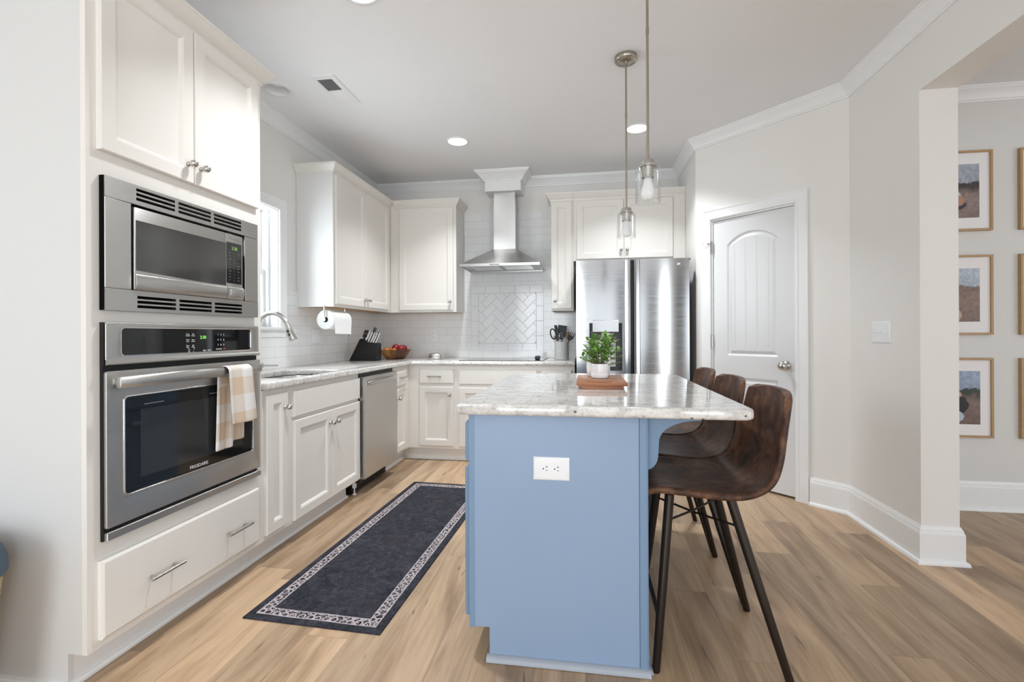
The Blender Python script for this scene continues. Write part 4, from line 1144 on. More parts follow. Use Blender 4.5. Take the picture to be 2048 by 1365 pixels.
obj('crown_moulding', MB().sweep([(b0, YW-.07), (b0, bf), (b1, bf), (b1, YW-.07)], [(o*1.35, ZC-.001-(ZC-z)*1.02) for o, z in CROWN], left=False), 'trim', t, 25)
# ------------------------------------------------------------------ cooktop
t = thing('cooktop', 'black glass electric cooktop set in the countertop under the hood', 'cooktop', (-.74, 4.42, .914))
obj('glass_top', MB().box(-1.120, -.362, 4.150, 4.665, .9145, .9195, .0015), 'blackglass', t, None)
obj('steel_edge', MB().box(-1.122, -.360, 4.147, 4.152, .9142, .9190).box(-1.122, -1.119, 4.15, 4.666, .9142, .919).box(-.363, -.360, 4.15, 4.666, .9142, .919), 'darkgrey', t, None)
for (x, y, r) in ((-.95, 4.30, .10), (-.58, 4.30, .075), (-.95, 4.54, .075), (-.58, 4.54, .10)):
    m = MB().lathe([(r, .9196), (r-.002, .9199), (r-.004, .9196)], (x, y, 0), 'z', 40, True)
    obj('burner_ring', m, 'greymark', t, 60)
o = obj('cooktop_scraper', MB().box(-.447, -.405, 4.30, 4.36, .920, .932, .004, 2).prism([(-.450, .931), (-.400, .931), (-.398, .944), (-.408, .953), (-.436, .955), (-.449, .945)], 'y', 4.29, 4.36, .003, 2), 'darkgrey', None, 40, center=True)
tag(o, 'small dark grey plastic gadget sitting on the right end of the black cooktop', 'scraper')
# ------------------------------------------------------------------ refrigerator
t = thing('refrigerator', 'stainless side-by-side refrigerator with water dispenser in the alcove', 'refrigerator', (.39, 4.3, 0))
FR0, FR1, FY = -.064, .845, 3.98
obj('body', MB().box(FR0+.004, FR1-.004, FY+.085, YW-.03, .03, 1.752, .003), 'fridgeside', t, None)
obj('toe_grille', MB().box(FR0+.02, FR1-.02, FY+.03, FY+.08, .004, .085), 'black', t, None)
for s in (-.02, .80): obj('hinge_cover', MB().box(s, s+.06, FY+.03, FY+.10, 1.754, 1.772, .004), 'darkgrey', t, None)
def fdoor(x0, x1, inner_right, nm):
    """bowed door section in plan; a recessed grip runs down the edge next to the gap"""
    n = 14; P = []
    L = x1-x0; g = .052
    for k in range(n+1):
        s = k/n; bow = .0035*(1-(2*s-1)**2)
        if inner_right: x = x0+(L-g)*s
        else: x = x0+g+(L-g)*s
        P.append((x, FY+.008-bow*.9))
    if inner_right: P += [(x1-g+.004, FY+.014), (x1-.018, FY+.010), (x1-.004, FY+.006), (x1, FY+.012), (x1, FY+.078)]; P = [(x0, FY+.078), (x0, FY+.014)]+P
    else: P = [(x0, FY+.078), (x0, FY+.012), (x0+.004, FY+.006), (x0+.018, FY+.010), (x0+g-.004, FY+.014)]+P+[(x1, FY+.014), (x1, FY+.078)]
    return P
DZ0, DZ1 = .845, 1.244
disp = (.043, .312)
# the left door is built in three stacked lengths so that the dispenser recess is a real hole
Pl = fdoor(FR0, .3835, True, 'l')
def cutdoor():
    m = MB(); m.prism(Pl, 'z', .095, DZ0); m.prism(Pl, 'z', DZ1, 1.768)
    a, b = disp
    def yat(x):
        for (p, q) in zip(Pl, Pl[1:]):
            if p[0] <= x <= q[0] and q[0] > p[0] and p[1] < FY+.07: return p[1]+(q[1]-p[1])*(x-p[0])/(q[0]-p[0])
        return FY
    lft = [p for p in Pl if p[0] < a]+[(a, yat(a)), (a, FY+.078)]
    rgt = [(b, FY+.078), (b, yat(b))]+[p for p in Pl if p[0] > b]
    m.prism(lft, 'z', DZ0, DZ1); m.prism(rgt, 'z', DZ0, DZ1); return m
ld = obj('door', cutdoor(), 'steel_f', t, 28)
rd = obj('door', MB().prism(fdoor(.4045, FR1, False, 'r'), 'z', .095, 1.768), 'steel_f', t, 28)
obj('gasket', MB().box(.3845, .4035, FY+.035, FY+.085, .095, 1.764), 'black', t, None)
obj('logo_badge', MB().lathe([(.0135, 0), (.0135, .002), (.012, .003), (0, .003)], (.763, FY+.0035, 1.722), (Z, -X, NY), 24), 'chrome', rd, 50)
dp = obj('dispenser_recess', MB().box(disp[0], disp[1], FY+.070, FY+.078, DZ0, DZ1).box(disp[0], disp[0]+.004, FY+.005, FY+.07, DZ0, DZ1).box(disp[1]-.004, disp[1], FY+.005, FY+.07, DZ0, DZ1).box(disp[0], disp[1], FY+.004, FY+.07, DZ0, DZ0+.006).box(disp[0], disp[1], FY+.004, FY+.07, DZ1-.006, DZ1), 'darkgrey', ld, None)
obj('control_panel', MB().prism([(FY-.012, 1.168), (FY-.016, 1.172), (FY-.016, 1.262), (FY-.012, 1.268), (FY+.05, 1.268), (FY+.05, 1.168)], 'x', .070, .281), 'steel_f', ld, 30)
obj('spigot', MB().lathe([(.045, 0), (.040, .022), (.030, .028), (0, .028)], (.185, FY+.03, 1.138), 'z', 20), 'white_pl', ld, 40)
obj('paddle', MB().box(.105, .262, FY+.055, FY+.066, .875, 1.10, .006, 2), 'white_pl', ld, 40)

# ------------------------------------------------------------------ outlets and switches
def wallplate(name, lab, cat, p, U, N, w, h, kind):
    U, N = V3(U), V3(N); t = thing(name, lab, cat, p)
    o = V3(p)-U*(w/2)-Z*(h/2)
    obj('cover_plate', MB().front(o+N*.0003, U, Z, N, w, h, [(0, 0), (0, .003), (.004, .006), (.008, .0065)]), 'white_pl', t, 30)
    mt = Matrix(((U.x, 0, N.x, p[0]), (U.y, 0, N.y, p[1]), (U.z, 1, N.z, p[2]), (0, 0, 0, 1)))
    for kk, (du, dz) in enumerate(kind):
        if isinstance(du, tuple): pass
    return t, mt
def lbox(m, mt, u0, u1, z0, z1, d0, d1, bev=0):
    tt = bmesh.new(); bmesh.ops.create_cube(tt, size=1)
    if bev: bmesh.ops.bevel(tt, geom=tt.edges[:], offset=.15, segments=2, affect='EDGES')
    m.add(tt, mt @ Matrix.Translation(((u0+u1)/2, (z0+z1)/2, (d0+d1)/2)) @ Matrix.Diagonal((u1-u0, z1-z0, d1-d0, 1)))
def duplex(t, mt, rot=False):
    for s in (-1, 1):
        m = MB(); pts = []
        for k in range(24):
            a = 2*pi*k/24; x, z = .0172*cos(a), .0172*sin(a); z = max(-.0138, min(.0138, z))*(1 if abs(z) < .0138 else 1)
            pts.append((x, z))
        if rot: pts = [(z, x) for x, z in pts]
        tt = bmesh.new(); A = [tt.verts.new((x, z, .006)) for x, z in pts]; B = [tt.verts.new((x, z, .0078)) for x, z in pts]
        tt.faces.new(A[::-1]); tt.faces.new(B)
        for i in range(24): tt.faces.new((A[i], A[(i+1) % 24], B[(i+1) % 24], B[i]))
        off = Matrix.Translation((s*.0195, 0, 0)) if rot else Matrix.Translation((0, s*.0195, 0))
        m.add(tt, mt @ off); rc = obj('receptacle', m, 'white_pl', t, 30)
        m = MB(); q = mt @ off
        if rot:
            lbox(m, q, -.0005, .0075, .0055, .0072, .0076, .0082); lbox(m, q, .0027, .0043, .0065, .0105, .0076, .0082); lbox(m, q, .0003, .0068, -.0062, -.0046, .0076, .0082)
            m.lathe([(.0026, 0), (0, .0003)], q @ Vector((-.0078, 0, .0079)), (Vector(q.col[0][:3]), Vector(q.col[1][:3]), Vector(q.col[2][:3])), 12)
        else:
            lbox(m, q, -.0070, -.0054, -.001, .007, .0076, .0082); lbox(m, q, .0050, .0066, 0, .0065, .0076, .0082)
            m.lathe([(.0026, 0), (0, .0003)], q @ Vector((0, -.0078, .0079)), (Vector(q.col[0][:3]), Vector(q.col[1][:3]), Vector(q.col[2][:3])), 12)
        obj('slot', m, 'slot', rc, None)
def toggles(t, mt, n):
    for k in range(n):
        u = (k-(n-1)/2)*.046
        m = MB(); lbox(m, mt, u-.005, u+.005, -.012, .012, .006, .0075); tt = bmesh.new(); bmesh.ops.create_cube(tt, size=1)
        m.add(tt, mt @ Matrix.Translation((u, .003, .012)) @ Matrix.Rotation(-.5, 4, 'X') @ Matrix.Diagonal((.007, .010, .016, 1))); obj('toggle', m, 'white_pl', t, None)
xt = XW+T
t, mt = wallplate('light_switch', 'white double switch plate on the tile under the paper towel roll', 'light switch', (xt, 3.618, 1.148), Y, X, .116, .118, ()); toggles(t, mt, 2)
t, mt = wallplate('power_outlet', 'white outlet plate on the left wall tile behind the knife block', 'outlet', (xt, 4.150, 1.128), Y, X, .072, .116, ()); duplex(t, mt)
t, mt = wallplate('power_outlet', 'white outlet plate on the tile behind the faucet spray head', 'outlet', (xt, 3.352, 1.148), Y, X, .072, .116, ()); duplex(t, mt)
t, mt = wallplate('power_outlet', 'white outlet plate on the back wall tile behind the metal dish', 'outlet', (-1.556, YW-T, 1.146), X, NY, .070, .118, ()); duplex(t, mt)
t, mt = wallplate('light_switch', 'white triple switch plate on the right wall beside the pantry door', 'light switch', (XR, 2.955, 1.157), -Y, -X, .166, .120, ()); toggles(t, mt, 3)

# ------------------------------------------------------------------ island
IY0, IY1 = 1.640, 2.840; IXL, IXR = -.407, .212
t = thing('kitchen_island', 'blue painted island cabinet standing on the wood floor', 'kitchen island', (-.1, 2.24, 0))
pan = [(-.336, .002), (IXR-.030, .002), (IXR-.030, .877), (-.396, .877), (-.396, TK), (-.336, TK)]
obj('end_panel', MB().prism(pan, 'y', IY0, IY0+.012), 'blue', t, None)
obj('carcass', MB().prism([(-.336, .002), (IXR-.02, .002), (IXR-.02, .876), (IXL+.02, .876), (IXL+.02, TK), (-.336, TK)], 'y', IY0+.012, IY1), 'blue', t, None)
obj('face_frame', MB().box(IXL-.002, IXL+.018, IY0-.001, IY1, TK-.004, .877), 'blue2', t, None)
obj('corner_strip', MB().box(IXR-.029, IXR-.004, IY0-.004, IY0+.012, .002, .877, .002).box(IXR-.020, IXR, IY0, IY0+.035, .002, .877, .001), 'blue2', t, None)
obj('back_panel', MB().box(IXR-.02, IXR-.004, IY0+.035, IY1, .002, .877), 'blue2', t, None)
m = MB().prism([(IY0, .002), (IY0-.021, .002), (IY0-.020, .011), (IY0-.014, .019), (IY0-.004, .022), (IY0, .022)], 'x', -.345, IXR+.006)
m.prism([(IXR-.004, .002), (IXR+.016, .002), (IXR+.015, .011), (IXR+.009, .018), (IXR-.004, .022)], 'y', IY0-.002, IY1); obj('base_shoe', m, 'shoe', t, 40)
NX = -X; fx0 = IXL-.0022
for (ya, yb) in ((IY0+.018, 2.22), (2.26, IY1-.018)):
    d = obj('drawer_front', MB().front((fx0, yb, .700), -Y, Z, NX, yb-ya, .140, SLABP), 'blue2', t, 20); pull(d, (fx0-.02, (ya+yb)/2-.07, .77), (fx0-.02, (ya+yb)/2+.07, .77), NX)
    mid = (ya+yb)/2
    for (p, q, k) in ((ya, mid-.002, mid-.03), (mid+.002, yb, mid+.03)):
        d = obj('door', MB().front((fx0, q, .141), -Y, Z, NX, q-p, .675-.141, DOORP), 'blue2', t, 20); knob(d, (fx0-.02, k, .61), NX)
def corbel(y):
    P = [(IXR+.001, .868), (IXR+.185, .868), (IXR+.185, .853)]
    for k in range(1, 13):
        a = pi/2*k/12; P.append((IXR+.180-.135*sin(a)*1.0+.0, .853-.075*(1-cos(a))*1.0))
    for k in range(1, 9):
        a = pi/2*k/8; P.append((IXR+.045-.010*sin(a)*0+.0*a-.003*k/8, .778-.045*k/8))
    for k in range(1, 10):
        a = pi/2*k/9; P.append((IXR+.042-.041*(1-cos(a)), .733-.055*sin(a)))
    return MB().prism(P+[(IXR+.001, .678)], 'y', y-.019, y+.019, .002, 1)
for y in (1.715, 2.76): obj('corbel', corbel(y), 'blue2', t, 30)
IC = (-.440, .538, 1.572, 2.905)
bm = shape2d(rrect(IC[0], IC[1], IC[2], IC[3], [.035, .035, .022, .045], 6), [], .878, .914, .011, 4)
o = obj('island_countertop', bm, 'granite_i', None, 40); tag(o, 'pale speckled granite slab on the blue island with the potted plant on it', 'countertop')
t, mt = wallplate('power_outlet', 'white double outlet plate set sideways on the blue island end', 'outlet', (-.1145, IY0, .687), X, NY, .125, .080, ())
duplex(t, mt, True)

# ------------------------------------------------------------------ bar stools
t = thing('bar_stool', 'dark brown leather bar stool nearest the end of the island', 'bar stool', (.45, 1.872, 0), 0, 'leather bar stools at the island')
cx0, cy0 = .45, 1.872
def seat():
    """one padded shell: seat sweeping up into the back, rows from the front edge to the top of the back"""
    # (x, z) of the middle line, edge line, half width
    KEY = [(.228, .590, .226, .594, .185), (.236, .604, .233, .606, .196), (.262, .612, .262, .616, .205), (.320, .606, .318, .615, .213), (.400, .598, .400, .610, .218), (.480, .595, .478, .606, .220),
           (.545, .600, .540, .613, .220), (.602, .622, .592, .636, .219), (.640, .662, .626, .672, .216), (.664, .722, .644, .730, .210), (.678, .800, .654, .806, .201), (.690, .870, .664, .872, .191), (.699, .915, .672, .914, .184), (.703, .938, .676, .934, .172), (.704, .950, .679, .943, .150)]
    pts = []
    n = len(KEY)
    def cat(i, f, c):
        p = [KEY[max(0, min(n-1, i+k))][c] for k in (-1, 0, 1, 2)]
        return .5*(2*p[1]+(p[2]-p[0])*f+(2*p[0]-5*p[1]+4*p[2]-p[3])*f*f+(3*p[1]-p[0]-3*p[2]+p[3])*f**3)
    for i in range(n-1):
        for s in range(3): pts.append([cat(i, s/3, c) for c in range(5)])
    pts.append(list(KEY[-1]))
    bm = bmesh.new(); NY_ = 22; rows = []
    for (mx, mz, ex, ez, hw) in pts:
        row = []
        for k in range(NY_+1):
            s = 2*k/NY_-1; a = abs(s); wv = a**2.6
            q = max(0, min(1, (mz-.62)/.25)); fr = max(0, (.30-mx)/.08)
            row.append(bm.verts.new((mx+.012*q-.010*min(1, fr)+(ex-.004-mx)*wv, cy0+(hw+.012)*s, mz-.010*(1-q)+.006*q+(ez+.003-mz)*wv)))
        rows.append(row)
    for a, b in zip(rows, rows[1:]):
        for k in range(NY_): bm.faces.new((a[k], b[k], b[k+1], a[k+1]))
    return bm, rows
bm, rows = seat()
edge = [r[0].co.copy() for r in rows]+[v.co.copy() for v in rows[-1][1:-1]]+[r[-1].co.copy() for r in rows[::-1]]+[v.co.copy() for v in rows[0][::-1][1:-1]]
bm.normal_update(); inner = []
for j, r in enumerate(rows[2:-2]): inner.append(r[1].co.copy()+Vector((0, 0, 0)))
inner2 = [r[-2].co.copy() for r in rows[2:-2]]
topl = [v.co.copy() for v in rows[-3][2:-2]]; frl = [v.co.copy() for v in rows[2][2:-2]]
crs = [v.co.copy() for v in rows[20][1:-1]]
up = lambda p: p+Vector((-.0022 if p.z > .66 else -.001, 0, .0010 if p.z > .66 else .0022))
sh = obj('seat_shell', bm, 'leather', t, 80)
so = sh.modifiers.new('pad', 'SOLIDIFY'); so.thickness = .024; so.offset = -1.0
sb = sh.modifiers.new('soft', 'SUBSURF'); sb.levels = 2; sb.render_levels = 2
loop = [up(p) for p in inner]+[up(p) for p in topl]+[up(p) for p in inner2[::-1]]+[up(p) for p in frl[::-1]]
obj('stitching', MB().tube(loop, .0011, 6, cyclic=True).tube([up(p)-Vector((.0, 0, .0012)) for p in crs], .0014, 6), 'stitch', t, 80)
FT = [(.238, 1.662), (.664, 1.658), (.664, 2.082), (.238, 2.078)]
TP = [(.300, 1.752), (.505, 1.752), (.505, 1.992), (.300, 1.992)]
ZT = .578
for (a, b), (c, d) in zip(FT, TP):
    m = MB().tube([(c, d, ZT), (c+(a-c)*.5, d+(b-d)*.5, ZT/2), (a, b, .004), (a, b, .001)], [.0165, .0155, .0135, .012], 14)
    obj('leg', m, 'legm', t, 50)
def onleg(i, z): f = 1-z/ZT; return Vector((TP[i][0]+(FT[i][0]-TP[i][0])*f, TP[i][1]+(FT[i][1]-TP[i][1])*f, z))
def tensioned(a, b):   # two crossing rods sag a little where they meet
    p, q = onleg(a, .490), onleg(b, .490); return [p, (p+q)/2-Vector((0, 0, .006)), q]
obj('cross_brace', MB().tube(tensioned(0, 2), .0042, 8).tube([p+Vector((0, 0, -.008)) for p in tensioned(1, 3)], .0042, 8), 'legm', t, 50)
obj('foot_rest', MB().tube([onleg(0, .160), onleg(3, .160)], .012, 10, (.6, 1.7)), 'legm', t, 50)
obj('mounting_plate', MB().box(.31, .50, 1.80, 1.945, .566, .574), 'legm', t, None)
STOOL = t
dup(t, (.452, 2.345, 0), .015, 'dark brown leather bar stool in the middle of the row at the island')
dup(t, (.455, 2.828, 0), -.01, 'dark brown leather bar stool nearest the refrigerator')

# ------------------------------------------------------------------ pendants
def pendant(px, py, lab, zb, h):
    t = thing('pendant_light', lab, 'pendant light', (px, py, ZC), 0, 'glass pendants over the island')
    r = .0515; zt = zb+h
    cn = obj('canopy', MB().lathe([(.0625, 0), (.0635, -.004), (.0625, -.022), (.058, -.027), (.012, -.030), (.010, -.042), (0, -.043)], (px, py, ZC), 'z', 32), 'brass_dark', t, 50)
    m = MB()
    for s in (-1, 1): m.lathe([(.006, -.026), (.0065, -.031), (.004, -.035), (0, -.036)], (px+s*.040, py-.012, ZC), 'z', 12)
    obj('canopy_nut', m, 'brass_dark', cn, 50)
    obj('rod', MB().tube([(px, py, ZC-.03), (px, py, zt+.024)], .0055, 10).lathe([(.0068, 0), (.0068, .025), (.0055, .026), (.0055, -.001)], (px, py, (ZC+zt)/2+.1), 'z', 12, True), 'brass_dark', t, 50)
    obj('socket', MB().lathe([(.0065, .032), (.009, .026), (.026, .024), (.030, .016), (.031, .004), (.036, .003), (.036, -.004), (.024, -.005), (.023, -.040), (.0255, -.042), (.0255, -.048), (.018, -.050), (0, -.050)], (px, py, zt), 'z', 28), 'nickel', t, 45)
    obj('bulb', MB().lathe([(.0145, -.048), (.016, -.060), (.021, -.078), (.0265, -.095), (.0290, -.107), (.0275, -.121), (.021, -.132), (.011, -.1375), (0, -.139)], (px, py, zt), 'z', 28), 'bulb', t, 80)
    obj('glass_shade', MB().lathe([(.030, .0), (.040, 0), (.047, -.003), (r, -.012), (r, -h), (r-.0028, -h), (r-.0028, -.013), (.046, -.0058), (.040, -.003), (.030, -.003)], (px, py, zt), 'z', 40, True), 'glass', t, 60)
pendant(.262, 2.00, 'glass pendant light nearest the camera, its rod running out of the top of the picture', 1.696, .147)
pendant(.242, 2.755, 'glass pendant light hanging lower in the picture with its round ceiling canopy showing', 1.703, .143)
# ------------------------------------------------------------------ rug
RW, RL = .600, 1.785
rc = Vector((-1.047, 2.612, 0)); ra = -.037
bm = bmesh.new(); nx, ny = 16, 44
g = [[bm.verts.new((-RW/2+RW*i/nx, -RL/2+RL*j/ny, .0062+.0008*sin(j*1.3)*sin(i*.9))) for i in range(nx+1)] for j in range(ny+1)]
for j in range(ny):
    for i in range(nx): bm.faces.new((g[j][i], g[j][i+1], g[j+1][i+1], g[j+1][i]))
bd = [e for e in bm.edges if e.is_boundary]; r_ = bmesh.ops.extrude_edge_only(bm, edges=bd)
for v in [q for q in r_['geom'] if isinstance(q, bmesh.types.BMVert)]: v.co.z = .0006; v.co.x *= 1.004; v.co.y *= 1.0015
me = bpy.data.meshes.new('runner_rug'); bm.to_mesh(me); bm.free(); me.materials.append(rug_mat(RW, RL))
o = bpy.data.objects.new('runner_rug', me); COL.objects.link(o); o.location = rc; o.rotation_euler = (0, 0, ra); WM[o.name] = Matrix.Identity(4)
tag(o, 'navy distressed runner rug with a pale patterned border on the wood floor', 'rug')

# ------------------------------------------------------------------ board, pots and plant on the island
t = thing('serving_board', 'reddish wooden serving board under the potted plant on the island', 'serving board', (.075, 2.25, .914))
bx0, bx1, by0, by1 = -.034, .184, 2.065, 2.440
obj('board', MB().box(bx0, bx1, by0, by1, .9285, .9455, .004, 2), 'boardwood', t, 40)
obj('foot', MB().prism([(bx0+.030, .9145), (bx1-.030, .9145), (bx1-.012, .9285), (bx0+.012, .9285)], 'y', by0+.014, by1-.014), 'boardwood', t, None)
PZ = .9457
pxc, pyc = .073, 2.272
t = thing('potted_plant', 'small leafy green plant in a white ceramic pot on the wooden board', 'plant', (pxc, pyc, PZ))
obj('pot', MB().lathe([(.034, 0), (.0375, .002), (.0395, .012), (.0402, .026), (.0418, .066), (.0412, .068), (.0392, .067), (.0385, .058), (0, .058)], (pxc, pyc, PZ), 'z', 36), 'ceramic', t, 50)
obj('pot_base_glaze', MB().lathe([(.0345, .0005), (.0381, .0022), (.0401, .012), (.0407, .0225), (.0402, .0235), (.0395, .012), (.036, .003)], (pxc, pyc, PZ), 'z', 36, True), plain('white_matte_glaze', (.88, .89, .92), .4, vary=.01), t, 50)
obj('soil', MB().lathe([(.0384, .0582), (.030, .0615), (.012, .064), (0, .0645)], (pxc, pyc, PZ), 'z', 24), 'soil', t, 50)
rng = random.Random(21)
def leaf(bm, p, d, up, L, Wd):
    d = d.normalized(); s = d.cross(up).normalized(); n = s.cross(d).normalized(); rows = []
    for k, (f, wf) in enumerate(((0, .10), (.18, .62), (.40, 1), (.65, .88), (.86, .46), (1, .0))):
        c = p+d*(L*f)-n*(L*.22*f*f); h = Wd*.5*wf
        if wf == 0: rows.append([bm.verts.new(c)]); continue
        rows.append([bm.verts.new(c-s*h+n*h*.35), bm.verts.new(c), bm.verts.new(c+s*h+n*h*.35)])
    for a, b in zip(rows, rows[1:]):
        if len(b) == 1: bm.faces.new((a[0], a[1], b[0])); bm.faces.new((a[1], a[2], b[0]))
        else:
            for i in range(2): bm.faces.new((a[i], a[i+1], b[i+1], b[i]))
lf, lf2, stm = bmesh.new(), bmesh.new(), MB()
base = Vector((pxc, pyc, PZ+.060))
for k in range(30):
    az = k*2.399+rng.uniform(-.3, .3); sp = (k+.5)/30
    reach = .016+.082*sqrt(sp)*rng.uniform(.75, 1.12); hgt = .122*(1-sp**1.35)+.018*rng.uniform(-.4, 1.3)+.004
    e = base+Vector((cos(az)*reach, sin(az)*reach, hgt)); s0 = base+Vector((cos(az)*.014, sin(az)*.014, -.004))
    c1 = s0+Vector((cos(az)*reach*.25, sin(az)*reach*.25, hgt*.75)); P = []
    for i in range(9):
        f = i/8; P.append(s0*(1-f)**2+c1*2*f*(1-f)+e*f*f)
    stm.tube(P, [.0016-.0009*i/8 for i in range(9)], 6)
    for i in range(3, 9):
        dr = (P[i]-P[i-1]).normalized()
        for sd in (0, 1):
            a = az+(1 if sd else -1)*rng.uniform(.6, 1.4)+i*1.2
            dd = (Vector((cos(a), sin(a), rng.uniform(-.15, .55)))*.9+dr*.55)
            leaf(lf if rng.random() < .70 else lf2, P[i], dd, Vector((0, 0, 1)), rng.uniform(.026, .040), rng.uniform(.014, .020))
    leaf(lf2 if k % 3 else lf, e, dr+Vector((0, 0, .2)), Vector((.2, .1, 1)), .032, .014)
def keepout(b):
    for v in b.verts:
        if v.co.z < PZ+.001: v.co.z = PZ+.001
keepout(lf); keepout(lf2)
obj('stem', stm, 'stem', t, 60)
for b_, mt_ in ((lf, 'leaf'), (lf2, 'leaf2')):
    o = obj('foliage', b_, mt_, t, 80, recalc=False); so = o.modifiers.new('soft', 'SUBSURF'); so.levels = 1; so.render_levels = 1
t = thing('ceramic_canister', 'wider white ceramic canister with a grey base standing behind the plant pot', 'canister', (.069, 2.378, PZ))
obj('body', MB().lathe([(.056, .018), (.057, .019), (.058, .085), (.056, .088), (.053, .086), (.052, .02), (0, .019)], (.069, 2.378, PZ), 'z', 36), 'ceramic', t, 50)
obj('base_band', MB().lathe([(.052, 0), (.055, .002), (.0568, .0185), (0, .0185)], (.069, 2.378, PZ), 'z', 36), 'ceramic_g', t, 50)

# ------------------------------------------------------------------ things on the worktop
CZ = .9145
t = thing('knife_block', 'black knife block in the corner of the countertop', 'knife block', (-2.0, 4.11, CZ))
prof = [(-2.140, CZ), (-2.036, 1.112), (-2.030, 1.117), (-2.008, 1.116), (-1.955, 1.082), (-1.876, 1.077), (-1.872, 1.071), (-1.872, CZ)]
obj('block', MB().prism(prof, 'y', 4.055, 4.165, .004, 2), 'black', t, 30)
kd = Vector((.40, .05, .915)).normalized()
ki = [('first', -1.988, 4.085), ('second', -1.966, 4.085), ('third', -1.942, 4.085), ('fourth', -1.918, 4.085), ('fifth', -1.894, 4.085)]
def ztop(x):
    for (a, b), (c, d) in zip(prof, prof[1:]):
        if a <= x <= c and c > a: return b+(d-b)*(x-a)/(c-a)
    return 1.08
for i, (nm, x, y) in enumerate(ki):
    p = Vector((x, y, ztop(x)+.002))
    o = obj('steak_knife', MB().tube([p-kd*.004, p+kd*.03, p+kd*.075, p+kd*.098, p+kd*.100], [.0055, .0055, .0075, .0075, .004], 10, (.7, 1.25)), 'chrome', None, 50)
    tag(o, 'steel handled steak knife in the front row of the black block, %s from the scissors' % nm, 'knife', 'steel steak knives in the block')
for i, (x, y, L, lab) in enumerate(((-1.972, 4.135, .135, 'tallest knife in the black block, with a thick dark handle'), (-1.925, 4.135, .098, 'dark handled knife in the rear row of the block, nearest the fruit bowl'))):
    p = Vector((x, y, ztop(x)+.002)); t = thing('kitchen_knife', lab, 'knife', p)
    obj('handle', MB().tube([p+kd*.012, p+kd*.04, p+kd*L*.8, p+kd*L, p+kd*(L+.003)], [.009, .010, .0115, .012, .008], 12, (.75, 1.3)), 'darkgrey', t, 50)
    obj('bolster', MB().tube([p-kd*.003, p+kd*.014], [.008, .009], 10, (.6, 1.3)), 'chrome', t, 50)
p = Vector((-2.014, 4.10, 1.118)); t = thing('kitchen_scissors', 'black handled scissors in the left end of the knife block', 'scissors', p)
for s, nm in ((-1, 'handle'), (1, 'handle')):
    c = p+Vector((.016, s*.020, .045)); A = Vector((.33, 0, .94)); B = Vector((0, 1, 0))
    obj(nm, MB().tube([c+A*(.034*cos(q))+B*(.015*sin(q)) for q in [k*pi/10 for k in range(20)]], .0052, 8, cyclic=True).tube([p+Vector((0, s*.003, -.003)), c-A*.033], .0045, 8), 'black', t, 50)

bc = Vector((-1.842, 4.415, CZ))
t = thing('fruit_bowl', 'acacia wood bowl of fruit in the corner behind the knife block', 'bowl', bc)
o = obj('bowl', MB().lathe([(.0, .0), (.078, 0), (.088, .004), (.115, .030), (.140, .062), (.156, .092), (.153, .094), (.146, .092), (.128, .062), (.100, .030), (.070, .016), (0, .014)], bc, 'z', 48), 'acacia', t, 50)
def fruit(nm, lab, cat, c, r, mat, apple):
    t = thing(nm, lab, cat, c)
    pr = [(0, -r*.86)]+[(r*sin(a)*(1.0+.06*cos(a)), -r*cos(a)*(.93 if apple else 1)+(r*.10 if apple and a < .5 else 0)-(r*.16*max(0, (a-2.5)/.64)**2 if apple else 0)) for a in [pi*k/16 for k in range(1, 16)]]+[(0, r*.70 if apple else r)]
    obj('flesh', MB().lathe(pr, c, 'z', 24), mat, t, 80)
    if apple: obj('stem', MB().tube([c+Vector((0, 0, r*.66)), c+Vector((.004, .002, r*1.12))], [.0016, .0022], 6), 'stem', t)
for c, r, nm, lab, mt_, ap in (((-.066, -.045, .075), .040, 'orange', 'orange at the left front of the fruit bowl', 'orange', 0), ((.016, -.065, .072), .036, 'orange', 'orange at the front of the bowl below the apples', 'orange', 0),
        ((.002, .010, .112), .038, 'apple', 'red apple on top of the fruit bowl, the left of the two front ones', 'apple', 1), ((.070, -.022, .102), .039, 'apple', 'red apple on top of the fruit bowl toward its right rim', 'apple', 1), ((.062, .062, .104), .037, 'apple', 'red apple at the back right of the fruit bowl', 'apple', 1), ((-.060, .050, .080), .037, 'orange', 'orange at the back left of the fruit bowl', 'orange', 0)):
    fruit(nm, lab, nm, bc+Vector(c), r, mt_, ap)
t = thing('snack_jar', 'clear jar with a printed wrapper between the knife block and the fruit bowl', 'jar', (-2.060, 4.52, CZ))
obj('glass_body', MB().lathe([(.040, 0), (.043, .004), (.043, .155), (.034, .178), (.034, .200), (.0315, .200), (.0315, .176), (.040, .153), (.040, .004)], (-2.06, 4.52, CZ), 'z', 28, True), 'pane', t, 50)
obj('contents', MB().lathe([(0, .004), (.036, .005), (.038, .02), (.037, .105), (.030, .118), (0, .122)], (-2.06, 4.52, CZ), 'z', 20), 'plasticbag', t, 50)
obj('wire_clip', MB().tube([(-2.028, 4.49, CZ+.10), (-2.018, 4.478, CZ+.15), (-2.024, 4.484, CZ+.19)], .0022, 6), 'chrome', t)
dc = Vector((-1.437, 4.45, CZ))
t = thing('metal_dish', 'small polished metal dish with a lid on the back countertop under the outlet', 'dish', dc)
obj('dish', MB().lathe([(.060, 0), (.080, .002), (.084, .010), (.082, .013), (0, .013)], dc, 'z', 36), 'satin_tin', t, 40)
obj('lid', MB().lathe([(.076, .0135), (.074, .020), (.070, .044), (.062, .054), (.040, .060), (0, .062)], dc, 'z', 36), 'satin_tin', t, 50)
